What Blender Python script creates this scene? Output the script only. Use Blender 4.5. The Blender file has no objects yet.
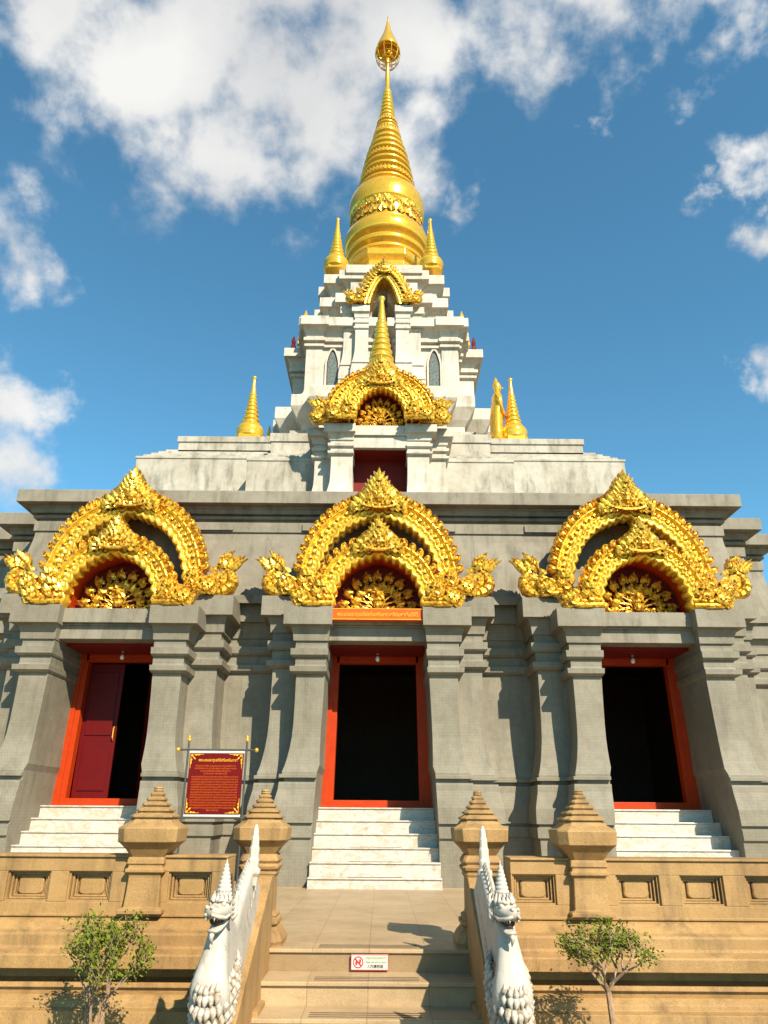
import bpy, math, random
from mathutils import Vector, Matrix, noise
random.seed(7)
R = math.radians
sc = bpy.context.scene
col = sc.collection

# ------------------------------------------------------------------ camera
PITCH = R(22.2)
cd = bpy.data.cameras.new('camera'); cam = bpy.data.objects.new('camera', cd); col.objects.link(cam)
cd.sensor_width = 36; cd.sensor_fit = 'AUTO'; cd.lens = 740/1024*36
cd.clip_start = .05; cd.clip_end = 3000
cam.matrix_world = (Matrix.Translation((.08, 0, 0)) @ Matrix.Rotation(R(-.02), 4, 'Z')
                    @ Matrix.Rotation(R(90)+PITCH, 4, 'X') @ Matrix.Rotation(R(.42), 4, 'Z'))
sc.camera = cam
F = 740.0
def ray(px, py):
    v = Vector(((px-384)/F, (512-py)/F, -1)).normalized()
    return (cam.matrix_world.to_3x3() @ v).normalized()

# ------------------------------------------------------------------ light
to_sun = Vector((.58, -1, .92)).normalized()
elev = math.asin(to_sun.z); azim = math.atan2(to_sun.x, to_sun.y)
sd = bpy.data.lights.new('sun', 'SUN'); so = bpy.data.objects.new('sun', sd); col.objects.link(so)
sd.energy = 5.0; sd.angle = R(.5); sd.color = (1, .90, .73)
so.rotation_euler = to_sun.to_track_quat('Z', 'Y').to_euler(); so.location = (8, -12, 14)
sc.view_settings.view_transform = 'Standard'; sc.view_settings.look = 'None'
sc.view_settings.exposure = .90; sc.view_settings.gamma = 1

w = bpy.data.worlds.new('World'); sc.world = w; w.use_nodes = True
nt = w.node_tree; nt.nodes.clear(); N = nt.nodes.new; L = nt.links.new
def setin(n, k, v): n.inputs[k].default_value = v
wo = N('ShaderNodeOutputWorld'); sky = N('ShaderNodeTexSky'); sky.sky_type = 'NISHITA'
sky.sun_disc = False; sky.sun_elevation = elev; sky.sun_rotation = azim
sky.air_density = 1.0; sky.dust_density = .05; sky.ozone_density = 1.6; sky.altitude = 1200
bg = N('ShaderNodeBackground'); bg.inputs[1].default_value = .092
tint = N('ShaderNodeMix'); tint.data_type = 'RGBA'; tint.blend_type = 'MULTIPLY'; tint.inputs[0].default_value = 1
L(sky.outputs[0], tint.inputs[6]); tint.inputs[7].default_value = (.70, 1.26, 1.22, 1)
L(tint.outputs[2], bg.inputs[0])
tc = N('ShaderNodeTexCoord')
# cloud masses: each a soft lobe around a direction of the sky, torn by noise
blobs = [(40,15,80),(90,60,60),(150,50,100),(240,60,125),(330,90,100),(240,125,75),(160,120,50),(60,5,90),(420,30,80),(500,5,80),(580,-12,75),(660,-25,60),(310,165,30),(405,120,34),(180,130,40),(30,60,40),
         (735,50,30),(715,70,26),(755,25,34),(690,92,14),(752,5,40),(5,245,50),(32,262,34),(-10,400,40),(45,408,30),(70,402,16),(5,475,44),(38,490,22),
         (748,160,24),(735,178,16),(700,192,14),(762,232,26),(765,360,26),(735,372,14),(614,121,12),(460,200,20),(600,244,11),(400,-10,100),(200,-10,140),(110,90,40),(62,368,10)]
nz = N('ShaderNodeTexNoise'); setin(nz,'Scale',10); setin(nz,'Detail',12); setin(nz,'Roughness',.56); setin(nz,'Distortion',.1)
L(tc.outputs['Generated'], nz.inputs['Vector'])
wn = N('ShaderNodeTexNoise'); setin(wn,'Scale',9); setin(wn,'Detail',6); setin(wn,'Roughness',.6); L(tc.outputs['Generated'], wn.inputs['Vector'])
wv = N('ShaderNodeVectorMath'); wv.operation = 'MULTIPLY_ADD'; wv.inputs[1].default_value = (.17,.17,.17); wv.inputs[2].default_value = (-.085,-.085,-.085); L(wn.outputs['Color'], wv.inputs[0])
wa = N('ShaderNodeVectorMath'); wa.operation = 'ADD'; L(wv.outputs[0], wa.inputs[0]); L(tc.outputs['Generated'], wa.inputs[1])
prev = None
for (px, py, r) in blobs:
    d = ray(px, py); ang = r/F*math.cos(math.atan(math.hypot(px-384, py-512)/F))
    vd = N('ShaderNodeVectorMath'); vd.operation = 'DISTANCE'; vd.inputs[1].default_value = d
    L(wa.outputs[0], vd.inputs[0])
    mr = N('ShaderNodeMapRange'); setin(mr,'From Min',0); setin(mr,'From Max',ang*1.7); setin(mr,'To Min',1.25 if r > 55 else 1 if r > 34 else .62+.3*r/34); setin(mr,'To Max',0)
    L(vd.outputs['Value'], mr.inputs['Value'])
    if prev is None: prev = mr.outputs[0]
    else:
        mx = N('ShaderNodeMath'); mx.operation = 'MAXIMUM'; L(prev, mx.inputs[0]); L(mr.outputs[0], mx.inputs[1]); prev = mx.outputs[0]
# clouds elsewhere in the sky (behind the camera and at the sides)
nb = N('ShaderNodeTexNoise'); setin(nb,'Scale',2.2); setin(nb,'Detail',3)
L(tc.outputs['Generated'], nb.inputs['Vector'])
sepw = N('ShaderNodeSeparateXYZ'); L(tc.outputs['Generated'], sepw.inputs[0])
beh = N('ShaderNodeMapRange'); setin(beh,'From Min',.25); setin(beh,'From Max',-.2); setin(beh,'To Min',0); setin(beh,'To Max',.40); L(sepw.outputs['Y'], beh.inputs['Value'])
bm = N('ShaderNodeMath'); bm.operation = 'MULTIPLY'; L(nb.outputs[0], bm.inputs[0]); L(beh.outputs[0], bm.inputs[1])
mx = N('ShaderNodeMath'); mx.operation = 'MAXIMUM'; L(prev, mx.inputs[0]); L(bm.outputs[0], mx.inputs[1])
ad = N('ShaderNodeMath'); ad.operation = 'MULTIPLY_ADD'; L(nz.outputs[0], ad.inputs[0]); ad.inputs[1].default_value = 3.0; L(mx.outputs[0], ad.inputs[2])
den = N('ShaderNodeMapRange'); den.interpolation_type = 'SMOOTHSTEP'; setin(den,'From Min',1.72); setin(den,'From Max',2.62); setin(den,'To Max',.97); L(ad.outputs[0], den.inputs['Value'])
# keep the gate closed where no lobe is near
gate = N('ShaderNodeMapRange'); setin(gate,'From Min',.02); setin(gate,'From Max',.3); L(mx.outputs[0], gate.inputs['Value'])
dg = N('ShaderNodeMath'); dg.operation = 'MULTIPLY'; L(den.outputs[0], dg.inputs[0]); L(gate.outputs[0], dg.inputs[1])
n2 = N('ShaderNodeTexNoise'); setin(n2,'Scale',5); setin(n2,'Detail',5); L(tc.outputs['Generated'], n2.inputs['Vector'])
cr = N('ShaderNodeValToRGB'); cr.color_ramp.elements[0].position = .36; cr.color_ramp.elements[0].color = (.66,.67,.68,1)
cr.color_ramp.elements[1].position = .66; cr.color_ramp.elements[1].color = (.92,.91,.88,1); L(n2.outputs[0], cr.inputs[0])
cb = N('ShaderNodeBackground'); cb.inputs[1].default_value = .56; L(cr.outputs[0], cb.inputs[0])
ms = N('ShaderNodeMixShader'); L(dg.outputs[0], ms.inputs[0]); L(bg.outputs[0], ms.inputs[1]); L(cb.outputs[0], ms.inputs[2])
L(ms.outputs[0], wo.inputs[0])

# ------------------------------------------------------------------ materials
def newmat(name):
    m = bpy.data.materials.new(name); m.use_nodes = True
    return m, m.node_tree, m.node_tree.nodes['Principled BSDF']
def node(t, ty, **kw):
    n = t.nodes.new(ty)
    for k, v in kw.items():
        if hasattr(n, k) and k not in ('Scale',): setattr(n, k, v)
        else: n.inputs[k].default_value = v
    return n
def ramp(t, stops):
    n = t.nodes.new('ShaderNodeValToRGB'); e = n.color_ramp.elements
    while len(e) < len(stops): e.new(.5)
    for i, (p, c) in enumerate(stops): e[i].position = p; e[i].color = (*c, 1)
    return n
def mix(t, mode, fac, a, b):
    n = t.nodes.new('ShaderNodeMix'); n.data_type = 'RGBA'; n.blend_type = mode
    for sock, v in ((n.inputs[0], fac), (n.inputs[6], a), (n.inputs[7], b)):
        if isinstance(v, bpy.types.NodeSocket): t.links.new(v, sock)
        elif isinstance(v, tuple): sock.default_value = (*v, 1)
        else: sock.default_value = v
    return n.outputs[2]
def coords(t, flat=False, streak=None):
    tc = t.nodes.new('ShaderNodeTexCoord')
    if flat:        # (x+y, z) for walls that run along x or y
        s = t.nodes.new('ShaderNodeSeparateXYZ'); t.links.new(tc.outputs['Object'], s.inputs[0])
        a = t.nodes.new('ShaderNodeMath'); t.links.new(s.outputs[0], a.inputs[0]); t.links.new(s.outputs[1], a.inputs[1])
        c = t.nodes.new('ShaderNodeCombineXYZ'); t.links.new(a.outputs[0], c.inputs[0]); t.links.new(s.outputs[2], c.inputs[1])
        return c.outputs[0]
    if streak:
        mp = t.nodes.new('ShaderNodeMapping'); mp.inputs['Scale'].default_value = streak
        t.links.new(tc.outputs['Object'], mp.inputs[0]); return mp.outputs[0]
    return tc.outputs['Object']
def tex(t, vec, scale, detail=4, rough=.5, dist=0):
    n = t.nodes.new('ShaderNodeTexNoise'); t.links.new(vec, n.inputs['Vector'])
    n.inputs['Scale'].default_value = scale; n.inputs['Detail'].default_value = detail; n.inputs['Roughness'].default_value = rough
    n.inputs['Distortion'].default_value = dist
    return n.outputs[0]
def bump(t, p, h, strength, dist, prev=None):
    b = t.nodes.new('ShaderNodeBump'); b.inputs['Strength'].default_value = strength; b.inputs['Distance'].default_value = dist
    t.links.new(h, b.inputs['Height'])
    if prev is not None: t.links.new(prev, b.inputs['Normal'])
    t.links.new(b.outputs[0], p.inputs['Normal']); return b.outputs[0]

def stone(name, base, var, stain, stain_amt, tile=None, rough=.8, speck=0, streaks=(2.2,2.2,.35), stain_pos=(.5,.75), joints=0):
    m, t, p = newmat(name)
    c = tex(t, coords(t), 1.3, 5, .6)
    base_c = mix(t, 'MIX', ramp_out(t, c, .35, .68), base, var)
    c2 = tex(t, coords(t), 7, 6, .7)
    r2 = ramp(t, [(.32, (.86,.85,.82)), (.52, (1.0,1.0,1.0)), (.72, (1.06,1.05,1.04))]); t.links.new(c2, r2.inputs[0]); base_c = mix(t, 'MULTIPLY', 1, base_c, r2.outputs[0])
    if tile:
        br = t.nodes.new('ShaderNodeTexBrick'); br.offset = 0; br.squash = 1
        t.links.new(coords(t, True), br.inputs['Vector'])
        for k, v in (('Scale', 1), ('Mortar Size', tile*.055), ('Mortar Smooth', .3), ('Brick Width', tile), ('Row Height', tile)):
            br.inputs[k].default_value = v
        br.inputs['Color1'].default_value = (1,1,1,1); br.inputs['Color2'].default_value = (.86,.87,.86,1); br.inputs['Mortar'].default_value = (.62,.61,.58,1)
        base_c = mix(t, 'MULTIPLY', .55, base_c, br.outputs['Color'])
    if joints:
        jb = t.nodes.new('ShaderNodeTexBrick'); jb.offset = 0; t.links.new(coords(t), jb.inputs['Vector'])
        for k, v in (('Scale', 1), ('Mortar Size', .0035), ('Mortar Smooth', .2), ('Brick Width', joints), ('Row Height', joints)): jb.inputs[k].default_value = v
        jb.inputs['Color1'].default_value = (1,1,1,1); jb.inputs['Color2'].default_value = (.88,.87,.85,1); jb.inputs['Mortar'].default_value = (.55,.5,.44,1)
        base_c = mix(t, 'MULTIPLY', .8, base_c, jb.outputs['Color'])
    if speck:
        sp = tex(t, coords(t), 160, 2, .7)
        sr = ramp(t, [(.35, (1-speck,)*3), (.6, (1.0,)*3)]); t.links.new(sp, sr.inputs[0])
        base_c = mix(t, 'MULTIPLY', 1, base_c, sr.outputs[0])
    s1 = tex(t, coords(t, streak=streaks), 2.6, 7, .65, .2)
    f = ramp_out(t, s1, *stain_pos)
    fm = t.nodes.new('ShaderNodeMath'); fm.operation = 'MULTIPLY'; t.links.new(f, fm.inputs[0]); fm.inputs[1].default_value = stain_amt
    out = mix(t, 'MIX', fm.outputs[0], base_c, stain)
    t.links.new(out, p.inputs['Base Color']); p.inputs['Roughness'].default_value = rough
    nb = bump(t, p, tex(t, coords(t), 45, 4, .6), .35, .006)
    nb = bump(t, p, tex(t, coords(t), 3.5, 4, .5), .35, .03, nb)
    if tile: bump(t, p, br.outputs['Fac'], -.35, .004, nb)
    return m
def ramp_out(t, fac, lo, hi):
    n = t.nodes.new('ShaderNodeMapRange'); n.interpolation_type = 'SMOOTHSTEP'
    n.inputs['From Min'].default_value = lo; n.inputs['From Max'].default_value = hi
    t.links.new(fac, n.inputs['Value']); return n.outputs[0]

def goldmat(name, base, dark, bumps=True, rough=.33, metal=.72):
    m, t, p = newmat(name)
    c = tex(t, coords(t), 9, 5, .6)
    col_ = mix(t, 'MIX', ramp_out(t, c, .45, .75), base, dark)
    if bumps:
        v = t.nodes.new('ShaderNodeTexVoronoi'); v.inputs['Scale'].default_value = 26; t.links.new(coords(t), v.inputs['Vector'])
        col_ = mix(t, 'MIX', ramp_out(t, v.outputs['Distance'], .45, .8), col_, dark)  # crevice shade painted into the gilding colour, along the bump's low cell edges
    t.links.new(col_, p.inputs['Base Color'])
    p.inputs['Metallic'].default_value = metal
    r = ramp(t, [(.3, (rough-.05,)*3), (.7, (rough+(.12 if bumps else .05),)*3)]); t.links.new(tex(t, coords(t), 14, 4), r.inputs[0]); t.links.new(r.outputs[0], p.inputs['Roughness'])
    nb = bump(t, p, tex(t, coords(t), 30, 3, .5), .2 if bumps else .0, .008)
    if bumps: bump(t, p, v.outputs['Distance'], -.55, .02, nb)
    return m
def plain(name, c, rough=.5, metal=0, var=.15, scale=8):
    m, t, p = newmat(name)
    n = tex(t, coords(t), scale, 5, .6)
    o = mix(t, 'MIX', ramp_out(t, n, .3, .7), c, tuple(x*(1-var) for x in c))
    t.links.new(o, p.inputs['Base Color']); p.inputs['Roughness'].default_value = rough; p.inputs['Metallic'].default_value = metal; p.inputs['Specular IOR Level'].default_value = .2
    bump(t, p, tex(t, coords(t), 60, 3), .15, .004)
    return m
M = {}
M['tile'] = stone('grey_mosaic', (0.179,0.155,0.108), (0.222,0.196,0.144), (0.047,0.041,0.029), .42, tile=.040, rough=.7, stain_pos=(.46,.78), streaks=(2.4,2.4,.22))
M['cement'] = stone('cement_moulding', (0.182,0.157,0.112), (0.230,0.203,0.151), (0.043,0.038,0.026), .6, rough=.75, stain_pos=(.45,.76))
M['plaster'] = stone('white_plaster', (0.504,0.458,0.382), (0.420,0.370,0.294), (0.084,0.067,0.046), .55, rough=.7, stain_pos=(.48,.78))
M['plaster_old'] = stone('stained_plaster', (0.413,0.378,0.308), (0.328,0.289,0.222), (0.058,0.055,0.035), .68, rough=.75, stain_pos=(.44,.74), streaks=(1.8,1.8,.5))
M['sand'] = stone('sandstone', (0.396,0.235,0.083), (0.317,0.178,0.057), (0.064,0.035,0.014), .70, rough=.72, speck=.32, stain_pos=(.44,.78))
M['paving'] = stone('terrazzo', (0.454,0.326,0.181), (0.401,0.280,0.151), (0.212,0.136,0.068), .25, rough=.42, speck=.25, streaks=(1,1,1), joints=.40)
M['white'] = stone('whitewash', (0.478,0.437,0.373), (0.414,0.359,0.285), (0.184,0.101,0.046), .6, rough=.6, stain_pos=(.50,.74), streaks=(4,4,2.5))
def scaly(name):
    m, t, p = newmat(name)
    st = ramp_out(t, tex(t, coords(t, streak=(3,3,2)), 3, 7, .65), .50, .74)
    v = t.nodes.new('ShaderNodeTexVoronoi'); v.inputs['Scale'].default_value = 34; t.links.new(coords(t), v.inputs['Vector'])
    c1 = mix(t, 'MIX', st, (.46,.41,.335), (.28,.19,.105))
    t.links.new(mix(t, 'MULTIPLY', ramp_out(t, v.outputs['Distance'], .45, .85), c1, (.62,.50,.38)), p.inputs['Base Color']); p.inputs['Roughness'].default_value = .6
    nb = bump(t, p, tex(t, coords(t), 40, 4, .6), .4, .006); bump(t, p, v.outputs['Distance'], -.5, .012, nb)
    return m
M['scaly'] = scaly('whitewashed_carving')
def marble():
    m, t, p = newmat('marble')
    v = tex(t, coords(t, streak=(1,1,2)), 3.2, 8, .65, 1.6)
    r = ramp(t, [(.34, (.50,.455,.385)), (.45, (.38,.31,.22)), (.50, (.50,.455,.385)), (.70, (.36,.34,.30))]); t.links.new(v, r.inputs[0])
    d = ramp_out(t, tex(t, coords(t), 6, 5, .6), .58, .8)
    t.links.new(mix(t, 'MIX', d, r.outputs[0], (.30,.24,.16)), p.inputs['Base Color']); p.inputs['Roughness'].default_value = .35
    return m
M['marble'] = marble()
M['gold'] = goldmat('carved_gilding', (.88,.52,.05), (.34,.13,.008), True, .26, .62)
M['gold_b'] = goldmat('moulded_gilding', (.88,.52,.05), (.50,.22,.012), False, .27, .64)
M['gold_s'] = goldmat('smooth_gilding', (.92,.51,.045), (.80,.40,.03), False, .20, .58)
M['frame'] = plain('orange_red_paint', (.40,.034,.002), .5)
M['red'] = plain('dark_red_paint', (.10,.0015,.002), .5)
M['deepred'] = plain('deep_red_paint', (.16,.012,.007), .6)  # dark red paint of recess ceilings, soffits and tympana
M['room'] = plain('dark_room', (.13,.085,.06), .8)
M['black'] = plain('grey_metal_tube', (.10,.10,.09), .4, .6)
M['line'] = plain('antislip_strip', (.09,.06,.04), .7)
M['glass'] = plain('leaded_glass', (.16,.19,.17), .2, 0, .5, 18)
M['leaf'] = plain('green_leaf', (.17,.205,.014), .5, 0, .65, 30)
M['bark'] = plain('pale_bark', (.36,.24,.15), .85, 0, .4, 30)
M['soil'] = plain('garden_soil', (.16,.11,.07), .9, 0, .4, 5)
M['ground'] = plain('pale_paving', (.11,.095,.07), .85, 0, .25, 2)
M['signred'] = plain('sign_red', (.12,.0015,.0015), .45, 0, .1)
M['signorange'] = plain('sign_lettering', (.62,.10,.006), .4)
M['signgold'] = plain('sign_gold', (.90,.45,.03), .4)
M['signwhite'] = plain('notice_white', (.52,.50,.46), .4, 0, .05)
M['noticered'] = plain('notice_red', (.70,.02,.03), .4)
M['noticegreen'] = plain('notice_green', (.25,.40,.06), .5)
M['mouth'] = plain('brown_mouth', (.10,.045,.025), .8)  # plain dark brown, fills the open jaws
M['dark'] = plain('notice_black', (.04,.035,.03), .5)
M['plate'] = plain('orange_plate', (.62,.10,.008), .4)
m, t, p = newmat('bulb_glass'); p.inputs['Base Color'].default_value = (.8,.78,.72,1); p.inputs['Roughness'].default_value = .15; M['bulb'] = m

# ------------------------------------------------------------------ mesh helpers
class MB:
    def __init__(s): s.v = []; s.f = []
    def add(s, vs, fs):
        b = len(s.v); s.v += [tuple(p) for p in vs]; s.f += [tuple(i+b for i in f) for f in fs]
    def box(s, x0, x1, y0, y1, z0, z1):
        s.add([(x0,y0,z0),(x1,y0,z0),(x1,y1,z0),(x0,y1,z0),(x0,y0,z1),(x1,y0,z1),(x1,y1,z1),(x0,y1,z1)],
              [(3,2,1,0),(4,5,6,7),(0,1,5,4),(1,2,6,5),(2,3,7,6),(3,0,4,7)])
    def rings(s, rs, closed=True, caps=True):
        n = len(rs[0]); b = len(s.v)
        for r in rs: s.v += [tuple(p) for p in r]
        for i in range(len(rs)-1):
            for j in range(n if closed else n-1):
                k = (j+1) % n
                s.f.append((b+i*n+j, b+i*n+k, b+(i+1)*n+k, b+(i+1)*n+j))
        if caps and closed:
            s.f.append(tuple(b+j for j in range(n))[::-1]); s.f.append(tuple(b+(len(rs)-1)*n+j for j in range(n)))
    def rects(s, st):      # stack of (z, x0, x1, y0, y1)
        s.rings([[(a,c,z),(b,c,z),(b,d,z),(a,d,z)] for (z,a,b,c,d) in st])
    def cham(s, cx, cy, st):   # stack of (z, half, chamfer)
        rs = []
        for z, h, c in st:
            c = max(c, .0005)
            rs.append([(cx+x, cy+y, z) for x, y in ((-h+c,-h),(h-c,-h),(h,-h+c),(h,h-c),(h-c,h),(-h+c,h),(-h,h-c),(-h,-h+c))])
        s.rings(rs)
    def lathe(s, prof, cx=0, cy=0, n=48, rot=0):
        s.rings([[(cx+r*math.cos(rot+2*math.pi*j/n), cy+r*math.sin(rot+2*math.pi*j/n), z) for j in range(n)] for r, z in prof])
    def tube(s, pts, rad, n=8, flat=None):
        pts = [Vector(p) for p in pts]; rs = []
        up = Vector((0,0,1)) if abs((pts[-1]-pts[0]).normalized().z) < .9 else Vector((0,1,0))
        if flat: up = Vector(flat)
        for i, p in enumerate(pts):
            d = (pts[min(i+1,len(pts)-1)]-pts[max(i-1,0)]).normalized()
            a = d.cross(up); a = a.normalized() if a.length > 1e-4 else Vector((1,0,0)); b = a.cross(d).normalized()
            r = rad[i] if isinstance(rad, (list, tuple)) else rad
            ra, rb = r if isinstance(r, tuple) else (r, r)
            rs.append([p + a*ra*math.cos(2*math.pi*j/n) + b*rb*math.sin(2*math.pi*j/n) for j in range(n)])
        s.rings(rs)
    def ball(s, c, r, n=10, sq=(1,1,1)):
        rs = []
        for i in range(n//2+1):
            a = -math.pi/2+math.pi*(i+.001)/(n//2+.002)
            rs.append([(c[0]+r*sq[0]*math.cos(a)*math.cos(2*math.pi*j/n), c[1]+r*sq[1]*math.cos(a)*math.sin(2*math.pi*j/n), c[2]+r*sq[2]*math.sin(a)) for j in range(n)])
        s.rings(rs)
    def sweep(s, path, prof, closed=False):
        P = [Vector(p) for p in path]; n = len(P); mit = []
        for i in range(n):
            a = P[i-1] if (i > 0 or closed) else None; b = P[(i+1) % n] if (i < n-1 or closed) else None
            d1 = (P[i]-a).normalized() if a is not None else None; d2 = (b-P[i]).normalized() if b is not None else None
            if d1 is None: d1 = d2
            if d2 is None: d2 = d1
            n1 = Vector((d1.y,-d1.x)); n2 = Vector((d2.y,-d2.x)); mm = n1+n2; mm = mm/max(mm.dot(n1), .2); mit.append(mm)
        rs = [[(P[i].x+mit[i].x*o, P[i].y+mit[i].y*o, z) for i in range(n)] for (o, z) in prof]
        s.rings(rs, closed=closed, caps=closed)
    def build(s, name, mat, parent=None, loc=(0,0,0), smooth=False, rot=None):
        me = bpy.data.meshes.new(name); me.from_pydata(s.v, [], s.f); me.materials.append(M[mat] if isinstance(mat, str) else mat)
        if smooth: me.polygons.foreach_set('use_smooth', [True]*len(me.polygons))
        me.update()
        return link(name, me, parent, loc, rot)
def link(name, me, parent=None, loc=(0,0,0), rot=None):
    o = bpy.data.objects.new(name, me); col.objects.link(o); o.location = loc
    if rot: o.rotation_euler = rot
    if parent: setparent(o, parent)
    return o
def world_of(o):
    m = Matrix.LocRotScale(o.location, o.rotation_euler, o.scale)
    if o.parent: m = world_of(o.parent) @ o.matrix_parent_inverse @ m
    return m
def setparent(o, p): o.parent = p; o.matrix_parent_inverse = world_of(p).inverted()
def tag(o, label=None, cat=None, group=None, kind=None):
    for k, v in (('label',label),('category',cat),('group',group),('kind',kind)):
        if v: o[k] = v
    return o
def thing(name, loc, label, cat, group=None):
    o = bpy.data.objects.new(name, None); col.objects.link(o); o.location = loc; o.empty_display_size = .2
    return tag(o, label, cat, group)
def bevel(o, wd=.006, seg=2):
    b = o.modifiers.new('bevel', 'BEVEL'); b.width = wd; b.segments = seg; b.limit_method = 'ANGLE'; b.angle_limit = R(35)
    return o
def text(s, size, name, mat, parent, loc, rot=(R(90),0,0), depth=.002, align='CENTER', fitw=None):
    c = bpy.data.curves.new(name, 'FONT'); c.body = s; c.size = size; c.extrude = depth; c.align_x = align; c.align_y = 'CENTER'
    o = bpy.data.objects.new(name, c); col.objects.link(o)
    dg_ = bpy.context.evaluated_depsgraph_get(); dg_.update()
    me = bpy.data.meshes.new_from_object(o.evaluated_get(dg_)); bpy.data.objects.remove(o); bpy.data.curves.remove(c)
    if fitw and len(me.vertices):
        xs = [v.co.x for v in me.vertices]; k = fitw/max(max(xs)-min(xs), 1e-4)
        for v in me.vertices: v.co.x *= k
    me.materials.clear(); me.materials.append(M[mat]); me.name = name
    return link(name, me, parent, loc, rot)

# ------------------------------------------------------------------ ground, terrace, steps
ZF = -.886      # terrace floor
ZG = -1.62      # garden / forecourt
g = MB(); g.add([(-400,-400,ZG),(400,-400,ZG),(400,400,ZG),(-400,400,ZG)], [(0,1,2,3)])
tag(g.build('ground', 'ground'), kind='structure')
g = MB(); g.box(-12, -.93, 5.74, 40, ZG-.2, ZF); g.box(.93, 12, 5.74, 40, ZG-.2, ZF); g.box(-.93, .93, 6.0, 40, ZG-.2, ZF+.0)
# large floor slabs read through fine joints
tag(g.build('terrace', 'paving'), kind='structure')
st = MB(); NS = 5
for k in range(NS):
    zt = ZF-.135*(k+1); ye = 6.0-.33*(k+1)
    if zt < ZG+.02: break
    xs = .77 if k < 3 else 1.25
    st.box(-xs, xs, ye, 6.003-.33*k, ZG-.1, zt-.025); st.box(-xs, xs, ye-.02, 6.004-.33*k, zt-.025, zt)
st.box(-.77, .77, 5.982, 6.25, ZF-.02, ZF+.004)
steps = bevel(st.build('steps', 'paving'), .004); tag(steps, kind='structure')
sl = MB()
for k in range(-1, NS):
    zt = ZF-.135*(k+1); ye = 6.0-.33*(k+1)
    if zt < ZG+.02: break
    zz = zt+.0045 if k == -1 else zt
    for q in range(3):
        y = ye+.03+q*.05+(.02 if k == -1 else 0)
        sl.box(-.36, .34, y, y+.013, zz-.002, zz+.0015)
tag(sl.build('steps_antislip_strips', 'line'), kind='structure')
for s, nm in ((-1, 'left'), (1, 'right')):
    b = MB(); x0, x1 = (s*7.0, s*1.28) if s < 0 else (s*1.28, s*7.0)
    b.add([(x0,3.4,ZG+.004),(x1,3.4,ZG+.004),(x1,5.2,ZG+.06),(x0,5.2,ZG+.06)], [(0,1,2,3)])
    tag(b.build('planting_bed', 'soil'), kind='structure')

# ------------------------------------------------------------------ sandstone parapets
def parapet(s):
    side = 'left' if s < 0 else 'right'
    t = thing('parapet', (s*3, 5.65, ZF), f'weathered sandstone parapet with sunk square panels, {side} of the front steps', 'parapet', 'parapets either side of the front steps')
    xi, xo = .97, 7.0
    def path(y, a=xi, b=xo): return [(-b,y),(-a,y)] if s < 0 else [(a,y),(b,y)]
    m = MB()                                   # plinth and ledges under the panel course
    prof = [(0,-.630),(.02,-.632),(.02,-.650),(.0,-.655),(.03,-.668),(.10,-.715),(.145,-.728),(.15,-.742),(.15,-.80),(.155,-.815),(.24,-.835),(.245,-.845),(.245,-.915),
            (.10,-.925),(.08,-.94),(.08,-.985),(.13,-1.0),(.16,-1.005),(.165,-1.03),(.14,-1.036),(.14,-1.05),(.20,-1.06),(.24,-1.09),(.245,-1.12),(.30,-1.13),(.31,-1.22),(.36,-1.24),(.37,-1.40),(.42,-1.42),(.42,ZG-.1)]
    pth = path(5.65)
    # return the mouldings round the stair end
    pth = ([(-xo,5.65),(-xi,5.65),(-xi,6.0)] if s < 0 else [(xi,6.0),(xi,5.65),(xo,5.65)])
    m.sweep(pth, prof); bevel(m.build('plinth', 'sand', t), .004)
    m = MB()
    lo, hi = (-xo,-xi) if s < 0 else (xi, xo)
    m.box(lo, hi, 5.73, 5.90, -.64, -.290)
    m.box(lo, hi, 5.65, 5.73, -.64, -.565); m.box(lo, hi, 5.65, 5.73, -.378, -.290)
    cents = [-2.335,-1.915,-1.23] if s < 0 else [1.13,1.84,2.28,2.73]
    cents = [c+.0 for c in cents]
    e = cents[0] if s < 0 else cents[-1]
    while abs(e) < xo-.6: e += s*.435; cents.append(e)
    cents.sort(); hw = .148; x = lo
    for c in cents:
        m.box(x, c-hw, 5.65, 5.73, -.565, -.378); x = c+hw
    m.box(x, hi, 5.65, 5.73, -.565, -.378)
    m.box(lo, hi, 5.635, 5.91, -.2895, -.274)
    bevel(m.build('wall', 'sand', t), .004)
    for c in cents:
        q = MB()
        for k, (h, y) in enumerate(((hw,5.668),(hw-.018,5.69),(hw-.036,5.71))):   # stepped frames
            z0, z1 = -.565+.014*k, -.378-.014*k
            q.box(c-h,c-h+.012,y,5.73,z0,z1); q.box(c+h-.012,c+h,y,5.73,z0,z1); q.box(c-h+.012,c+h-.012,y,5.73,z0,z0+.011); q.box(c-h+.012,c+h-.012,y,5.73,z1-.011,z1)
        ring = []                               # cusped medallion
        for a in range(40):
            u = 2*math.pi*a/40; rr = 1+.10*abs(math.sin(2*u))
            ring.append((c+.088*math.copysign(abs(math.cos(u))**.6, math.cos(u))*rr*.95, -.4685+.056*math.copysign(abs(math.sin(u))**.6, math.sin(u))*rr))
        q.rings([[(x_,5.7295,z_) for x_,z_ in ring],[(x_,5.712,z_) for x_,z_ in ring],[(c+(x_-c)*.9,5.706,-.4685+(z_+.4685)*.9) for x_,z_ in ring]])
        q.build('panel', 'sand', t)
    return t
parapet(-1); parapet(1)

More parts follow.
